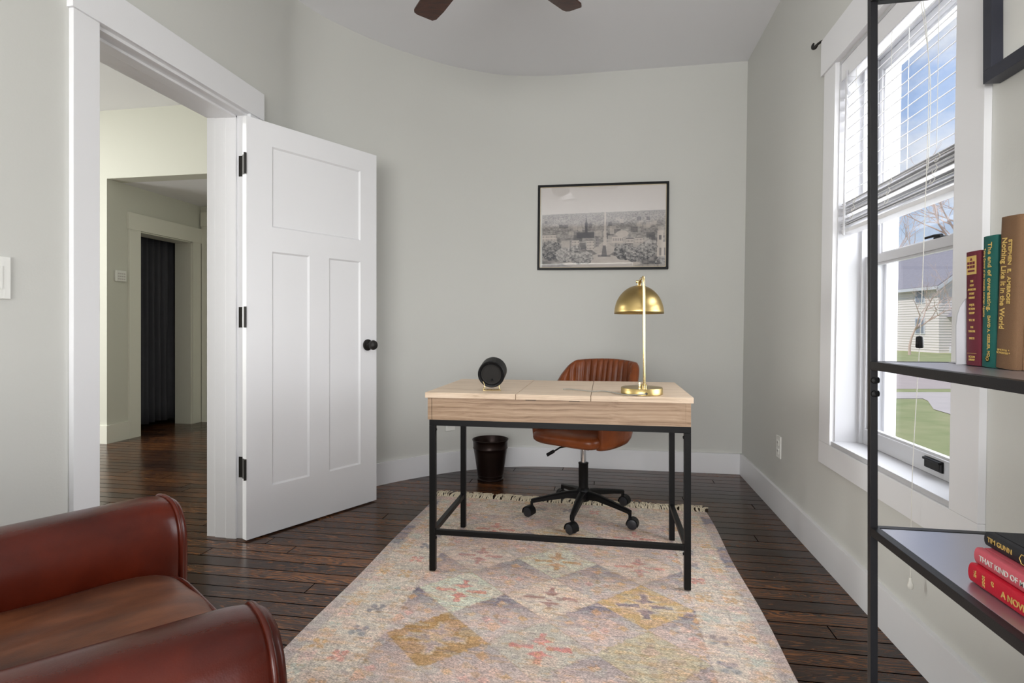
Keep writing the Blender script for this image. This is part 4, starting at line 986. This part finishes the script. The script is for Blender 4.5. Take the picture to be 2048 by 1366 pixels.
# text down the spine: reading direction -z, letters' up = +y ... spine faces -x
def down(x, y, z):   # text x -> -z ; text y -> -y (up of letters points to the near side) ; normal -> -x
    return Matrix(((0, 0, -1, x), (0, -1, 0, y), (-1, 0, 0, z), (0, 0, 0, 1)))
def across(x, y, z): # text x -> -y, text y -> +z, normal -x
    return Matrix(((0, 0, -1, x), (-1, 0, 0, y), (0, 1, 0, z), (0, 0, 0, 1)))
G1 = 'books standing on the upper shelf'
t = book('book', 'maroon book with gold square emblem on its spine, beside the bookend', (SX, 1.080, SZ), .038, .14, .198, 'maroon', G1)
book_body(t, .038, .14, .198, 'maroon', .003)
b = B(); box(b, -.0036, -.0030, -.012, .013, .158, .190); e_ = obj('spine_emblem', b, 'gold', t)
b = B()
for r_ in range(2):
    for c_ in range(3): box(b, -.0042, -.0035, -.0085 + c_ * .007, -.0035 + c_ * .007, .169 + r_ * .0065, .1735 + r_ * .0065)
box(b, -.0042, -.0035, -.008, .009, .1625, .1655); prism(b, [(-.0025, .182), (.0035, .182), (.0005, .187)], 'YZ', -.0042, -.0035)
obj('emblem_marks', b, 'maroon', e_)
y = .146
for s_, txt in ((.0052, 'THE'), (.0052, 'NEW'), (.0052, 'AMERICAN'), (.0052, 'STORY'), (.0052, 'LIBRARY'), (0, ''), (.0052, 'MAJOR'), (.0052, 'FICTION'), (.0052, 'GROUP'), (0, ''), (.0052, 'VOL. VII'), (0, ''), (.0052, 'THE'), (.0052, 'THEATRE'), (0, ''), (.0052, 'PART II')):
    if txt: text(txt, s_, 'gold', t, across(-.0033, 0, y), align='CENTER', sx=.8, offset=.0001)
    y -= .0072 if txt else .005
text('FICTION\nLIBRARY', .0052, 'gold', t, across(-.0033, 0, .012), align='CENTER', sx=.8)
b = B(); box(b, -.0036, -.0030, -.012, .012, .0205, .021); obj('spine_rule', b, 'gold', t)
t = book('book', 'green book with gold title, between the maroon and brown books', (SX, 1.0405, SZ), .034, .145, .218, 'green', G1, math.radians(-.9))
t.rotation_euler = (math.radians(1.2), 0, 0)
book_body(t, .034, .145, .218, 'green', .004)
text('The end of overeating.', .0125, 'gold', t, down(-.0045, -.004, .207), offset=.0002); text('DAVID A. KESSLER, MD', .0085, 'gold', t, down(-.0045, -.004, .086), sx=.80, offset=.0002)
text('Taking Control of the Insatiable American Appetite', .0058, 'gold', t, down(-.0040, .009, .198), sx=.95)
b = B(); lathe(b, [(.0035, -.0046), (.0052, -.0046)], 16, (0, -.002, .014), 'X')
for k in range(6): a = k * PI / 3; box(b, -.0048, -.0043, -.002 + .003 * math.cos(a) - .001, -.002 + .003 * math.cos(a) + .001, .014 + .003 * math.sin(a) - .001, .014 + .003 * math.sin(a) + .001)
obj('publisher_mark', b, 'gold', t)
t = book('book', 'thick brown cloth book with gold title, nearest on the upper shelf', (SX - .002, .998, SZ + .0005), .044, .155, .241, 'brown', G1)
t.rotation_euler = (math.radians(3.2), 0, 0)
book_body(t, .044, .155, .241, 'brown', .005)
text('Nothing Like It in the World', .0148, 'gold', t, down(-.0056, .0065, .208), sx=.84, offset=.0003); text('STEPHEN  E.  AMBROSE', .0098, 'gold', t, down(-.0058, -.0065, .204), sx=1.0, offset=.0003)
text('SIMON &  *\nSCHUSTER *', .0045, 'gold', t, across(-.0056, 0, .027), align='CENTER', sx=1.2)
# bookend
be = thing('bookend', 'curved white metal bookend at the far end of the upright books', 'bookend', (.618, 1.103, SZ))
prof = [(0, 0), (0, .070), (.002, .088), (.006, .102), (.014, .116), (.026, .126), (.045, .132), (.15, .132), (.15, 0)]
b = B(); prism(b, prof, 'XZ', 0, .0025); obj('upright', b, 'white', be, 30)
b = B(); box(b, .02, .14, .0025, .06, -.0000, .0012); obj('base_plate', b, 'white', be)
# ---- lying books: spine faces -x, runs along y
def lying(label, x, y1_, z, th, depth, length, m, extra=None):
    t = thing('book', label, 'book', (x, y1_, z), 0, 'books lying on the middle shelf')
    n = 8; c_ = .0028; b = B(); out = []; inn = []
    for k in range(n + 1):
        a = -PI / 2 + PI * k / n; out.append((-.005 * math.cos(a), th / 2 + th / 2 * math.sin(a))); inn.append((-.005 * math.cos(a) + c_, th / 2 + (th / 2 - c_) * math.sin(a)))
    poly = [(.007, 0)] + out + [(.007, th), (.007, th - c_)] + inn[::-1] + [(.007, c_)]
    prism(b, poly, 'XZ', -length, 0); obj('spine', b, m, t, 40)
    for za, zb in ((0, c_), (th - c_, th)):
        b = B(); box(b, .0095, depth, -length, 0, za, zb, .0006); box(b, .005, .010, -length, 0, za + (.001 if za == 0 else 0), zb - (.001 if za > 0 else 0)); obj('cover_board', b, m, t)
    b = B(); box(b, .004, depth - .005, -length + .005, -.005, c_, th - c_); obj('page_block', b, 'ltgreen' if m == 'pink' else 'pages', t)
    return t
SZ2 = .6395
def along(x, y, z):  # text x -> -y, y -> +z
    return Matrix(((0, 0, -1, x), (-1, 0, 0, y), (0, 1, 0, z), (0, 0, 0, 1)))
t = lying('bright red book with gold lettering, bottom of the stack', .556, .955, SZ2, .028, .15, .235, 'red')
for k_, wd in enumerate(('THE', 'BOOK', 'OF')): text(wd, .0068, 'gold', t, Matrix(((0, 0, -1, -.0053), (0, -1, 0, -.016 - k_ * .019), (-1, 0, 0, .0225), (0, 0, 0, 1))), sx=.85, offset=.0002)
text('A NOVEL READER', .013, 'gold', t, along(-.0053, -.072, .013), offset=.0002)
t = lying('rose pink book with pale title, middle of the stack', .563, .953, SZ2 + .0285, .024, .145, .22, 'pink')
text('THAT KIND OF MOTHER', .0115, 'cordw', t, along(-.0053, -.012, .012), offset=.0001)
t = lying('black book with gilt border lettering, top of the stack', .582, .962, SZ2 + .053, .021, .145, .22, 'blackc')
text('TIM GUNN', .0105, 'gold', t, along(-.0053, -.008, .012), offset=.0001)
b = B(); tube(b, [(-.0052, -.078, .004), (-.0052, -.074, .0105), (-.0052, -.078, .017), (-.0052, -.17, .017), (-.0052, -.174, .0105), (-.0052, -.17, .004)], .0006, 5, closed=True); obj('gilt_border', b, 'gold', t)
text('GOLDEN RULES', .0085, 'gold', t, along(-.0053, -.085, .0105), offset=.0001)
t = lying('tan book lying on the black book', .625, .93, SZ2 + .0745, .014, .10, .17, 'tanc')
o = thing('photo_frame', 'small brown wooden frame standing at the back of the middle shelf', 'photo frame', (.755, 1.02, SZ2 + .0005), 0)
b = B()
for a_ in ((-.055, -.0, 0, .012), (-.055, 0, .11, .122), (-.055, -.043, .012, .11), (-.012, 0, .012, .11)): box(b, a_[0], a_[1], -.008, .004, a_[2], a_[3], .0015)
obj('frame', b, 'fanwood', o); b = B(); box(b, -.045, -.01, -.002, 0, .01, .112); obj('photo', b, 'tanc', o)
for ch in o.children: ch.location = (.085, -.02, 0)

# ================================================================== CEILING FAN
fn = thing('ceiling_fan', 'ceiling fan with dark walnut blades over the rug', 'ceiling fan', (-0.472, 2.13, CZ))
b = B(); lathe(b, [(0, 0), (.07, 0), (.075, -.01), (.06, -.05), (.03, -.065), (.013, -.07), (.013, -.2), (.06, -.205), (.12, -.23), (.13, -.26), (.13, -.31), (.10, -.34), (.05, -.35), (0, -.352)], 40); obj('motor_housing', b, 'bronze', fn, 40)
b = B(); lathe(b, [(0, -.35), (.09, -.352), (.10, -.37), (.085, -.41), (.04, -.44), (0, -.445)], 32); obj('light_bowl', b, 'plate', fn, 50)
def ptz(x_, y_, z_):
    d_ = 1105 * (1.03 - z_) / (y_ - 653); lat = (x_ - 1024) / 1105 * d_; c_, s_ = math.cos(YAW), math.sin(YAW); return Vector((lat * c_ - d_ * s_, lat * s_ + d_ * c_, z_))
base_a = math.radians(130.6)
for k in range(5):
    a = base_a + k * 2 * PI / 5
    q = Matrix.Rotation(a, 4, 'Z')
    b = B(); poly = [(.20, -.045), (.30, -.058), (.52, -.062), (.60, -.058), (.622, -.046), (.632, .03), (.626, .048), (.61, .056), (.5, .060), (.3, .055), (.20, .04)]
    vs_ = prism(b, poly, 'XY', -.004, .004); xf(list(b.verts), q @ Matrix.Translation((0, 0, -.325)) @ Matrix.Rotation(math.radians(10), 4, 'X')); bd = obj('blade', b, 'fanwood', fn)
    b = B(); tube(b, [(.11, 0, -.30), (.17, 0, -.318), (.24, 0, -.316)], .010, 8, ry=.005); xf(list(b.verts), q); obj('blade_iron', b, 'bronze', fn, 40)

# ================================================================== OUTSIDE
GZ = -1.08
def cw(lat, d, z): c_, s_ = math.cos(YAW), math.sin(YAW); return Vector((lat * c_ - d * s_, lat * s_ + d * c_, z))
m = mat('lawn_grass', srgb(122, 140, 84), 0.95, spec=0.05, bump=0.6, bscale=12, var=0.5, vscale=1.3); M['grass'] = m
r_ = [n for n in m.node_tree.nodes if n.type == 'MIX'][0]; r_.inputs[6].default_value = srgb(120, 142, 88); r_.inputs[7].default_value = srgb(188, 178, 138)
M['concrete'] = mat('concrete', srgb(200, 188, 178), 0.9, var=0.1, vscale=2)
M['asphalt'] = mat('road_gravel', srgb(188, 172, 162), 0.9, var=0.12, vscale=1)
M['siding'] = mat('pale_siding', srgb(222, 214, 208), 0.8)
M['roofsh'] = mat('grey_shingle', srgb(140, 136, 142), 0.9, var=0.15, vscale=4)
M['brick'] = mat('red_brick', srgb(190, 90, 80), 0.9)
M['bark'] = mat('bark', srgb(196, 172, 160), 0.9, var=.2, vscale=3)
M['winpane'] = mat('house_window', srgb(130, 135, 145), 0.3)
b = B()
P_ = [cw(-5, -25, GZ), cw(110, -25, GZ), cw(110, 110, GZ), cw(-5, 110, GZ)]
P_ = [Vector((1.19, -40, GZ)), Vector((110, -40, GZ)), Vector((110, 110, GZ)), Vector((1.19, 110, GZ))]
b.faces.new([b.verts.new(p) for p in P_]); o = obj('lawn', b, 'grass'); o['kind'] = 'structure'; o['label'] = 'front lawn outside the window'; o['category'] = 'lawn'
b = B()
def strip(b, pts, w, z):
    L_ = [Vector(p) for p in pts]; rings = []
    for i, p in enumerate(L_):
        t_ = (L_[min(i+1, len(L_)-1)] - L_[max(i-1, 0)]).normalized(); n_ = Vector((-t_.y, t_.x, 0)) * w / 2
        rings.append([b.verts.new((p + n_).to_tuple()[:2] + (z,)), b.verts.new((p - n_).to_tuple()[:2] + (z,))])
    loft(b, rings, False, False, False)
strip(b, [cw(-30, 22.9, 0), cw(20, 22.7, 0), cw(100, 22, 0)], 8.2, GZ + .006); o = obj('road', b, 'asphalt'); o['kind'] = 'structure'; o['label'] = 'pale street beyond the lawn'; o['category'] = 'road'
b = B(); strip(b, [cw(-30, 17.1, 0), cw(12, 16.9, 0), cw(100, 16.4, 0)], 1.6, GZ + .010); strip(b, [cw(12.9, 16.8, 0), cw(12.2, 15.3, 0), cw(11.2, 13.8, 0), cw(10.6, 11.5, 0), cw(11, 8, 0)], 1.1, GZ + .014); o = obj('sidewalk', b, 'concrete'); o['kind'] = 'structure'; o['label'] = 'pale concrete sidewalk crossing the lawn'; o['category'] = 'sidewalk'
# neighbour house (in camera-aligned frame)
nh = thing('neighbor_house', 'pale sided two-storey house with grey roof across the street', 'house', cw(0, 0, 0), YAW)
HL, HR, HN, HF, HE, HRZ = 34.0, 44.0, 44.0, 57.0, 4.45, 8.1
b = B(); box(b, HL, HR, HN, HF, GZ, HE); prism(b, [(HL, HE), (HR, HE), ((HL + HR) / 2, HRZ)], 'XZ', HN, HF)
n_ = 26
for k in range(n_):
    z = GZ + (HE - GZ) * k / n_; box(b, HL - .03, HR, HN - .03, HN + .02, z, z + .04); box(b, HL - .03, HL + .02, HN, HF, z, z + .04)
obj('house_walls', b, 'siding', nh)
b = B()
for s in (-1, 1):
    xe = (HL - .5) if s < 0 else (HR + .5); xm_ = (HL + HR) / 2; sl = (HRZ - HE) / (xm_ - HL); ze = HE - .5 * sl
    prism(b, [(xe, ze), (xm_, HRZ), (xm_, HRZ + .18), (xe, ze + .18)], 'XZ', HN - .45, HF + .45)
obj('roof', b, 'roofsh', nh)
b = B()
for s in (-1, 1):
    xe = (HL - .52) if s < 0 else (HR + .52); ze = HE - .52 * sl
    prism(b, [(xe, ze - .25), (xm_, HRZ - .25), (xm_, HRZ + .05), (xe, ze + .05)], 'XZ', HN - .5, HN - .42)
box(b, HL - .55, HL - .45, HN - .5, HF + .45, ze - .1, ze + .14); obj('fascia', b, 'white', nh)
b = B(); box(b, 38.6, 39.6, 49.5, 50.4, 7.6, 8.95); obj('chimney', b, 'brick', nh)
for z0_, z1_ in ((3.05, 4.15), (.5, 1.65)):
    for d0 in (46.0, 51.5):
        b = B(); box(b, HL - .06, HL - .01, d0 - .55, d0 + .55, z0_ - .12, z1_ + .12); fr_ = obj('window', b, 'white', nh)
        b = B(); box(b, HL - .09, HL - .05, d0 - .42, d0 + .42, z0_, z1_); obj('pane', b, 'winpane', fr_)
b = B(); prism(b, [(34.6, 1.8), (41, 1.8), (41, 2.7), (35.4, 2.7)], 'XZ', 42.0, HN); obj('porch_roof', b, 'roofsh', nh)
b = B(); box(b, 34.8, 41, 42.2, HN, GZ, GZ + .45); 
for q in (35.0, 38.0): box(b, q, q + .18, 42.3, 42.48, GZ + .45, 1.8)
box(b, 35, 41, 42.35, 42.42, .05, .13)
for k in range(20): box(b, 35.3 + k * .28, 35.36 + k * .28, 42.36, 42.41, GZ + .45, .06)
obj('porch', b, 'white', nh)
b = B(); box(b, 36.4, 37.4, HN - .04, HN, GZ + .45, 1.5); obj('front_door', b, 'brick' if False else 'winpane', nh)
# bare trees
def tree(name, label, base, h, seed, spread=.6, depth=6, bushy=1.0, r0=.16, lean_=(0, 0)):
    rd = random.Random(seed); b = B(); cnt = [0]
    def grow(p, d, ln, r, lv):
        if lv == 0 or cnt[0] > 2600: return
        cnt[0] += 1; pts = [p]; q = p; dd = d
        for k in range(3):
            dd = (dd + Vector((rd.uniform(-1, 1), rd.uniform(-1, 1), rd.uniform(-.5, .8))) * .16).normalized(); q = q + dd * ln / 3; pts.append(q)
        tube(b, pts, [r, r * .9, r * .78, r * .62], 4 if lv < 4 else 6)
        for k in range(rd.choice((2, 3, 3)) if lv > 1 else 2):
            nd = (dd + Vector((rd.uniform(-1, 1), rd.uniform(-1, 1), rd.uniform(-.35, .75))) * spread * 1.25).normalized()
            grow(q if rd.random() > .35 else pts[2], nd, ln * rd.uniform(.62, .86), r * .58, lv - 1)
    grow(Vector((0, 0, 0)), Vector((lean_[0], lean_[1], 1)).normalized(), h * .3, r0, depth)
    o = obj(name, b, 'bark', None); o.location = base; return tag(o, label, 'tree')
tree('bare_tree', 'tall bare pinkish tree rising beyond the right of the window', cw(22.5, 26, GZ), 11, 4, .75, 7, r0=.17, lean_=(-.1, .1))
tree('bare_tree', 'small bare ornamental tree in front of the neighbour house wall', cw(29.5, 41, GZ), 6.5, 9, .8, 7, r0=.10)
tree('bare_tree', 'far bare tree behind the neighbour house roof', cw(47, 66, GZ), 17, 2, .7, 7, r0=.22)
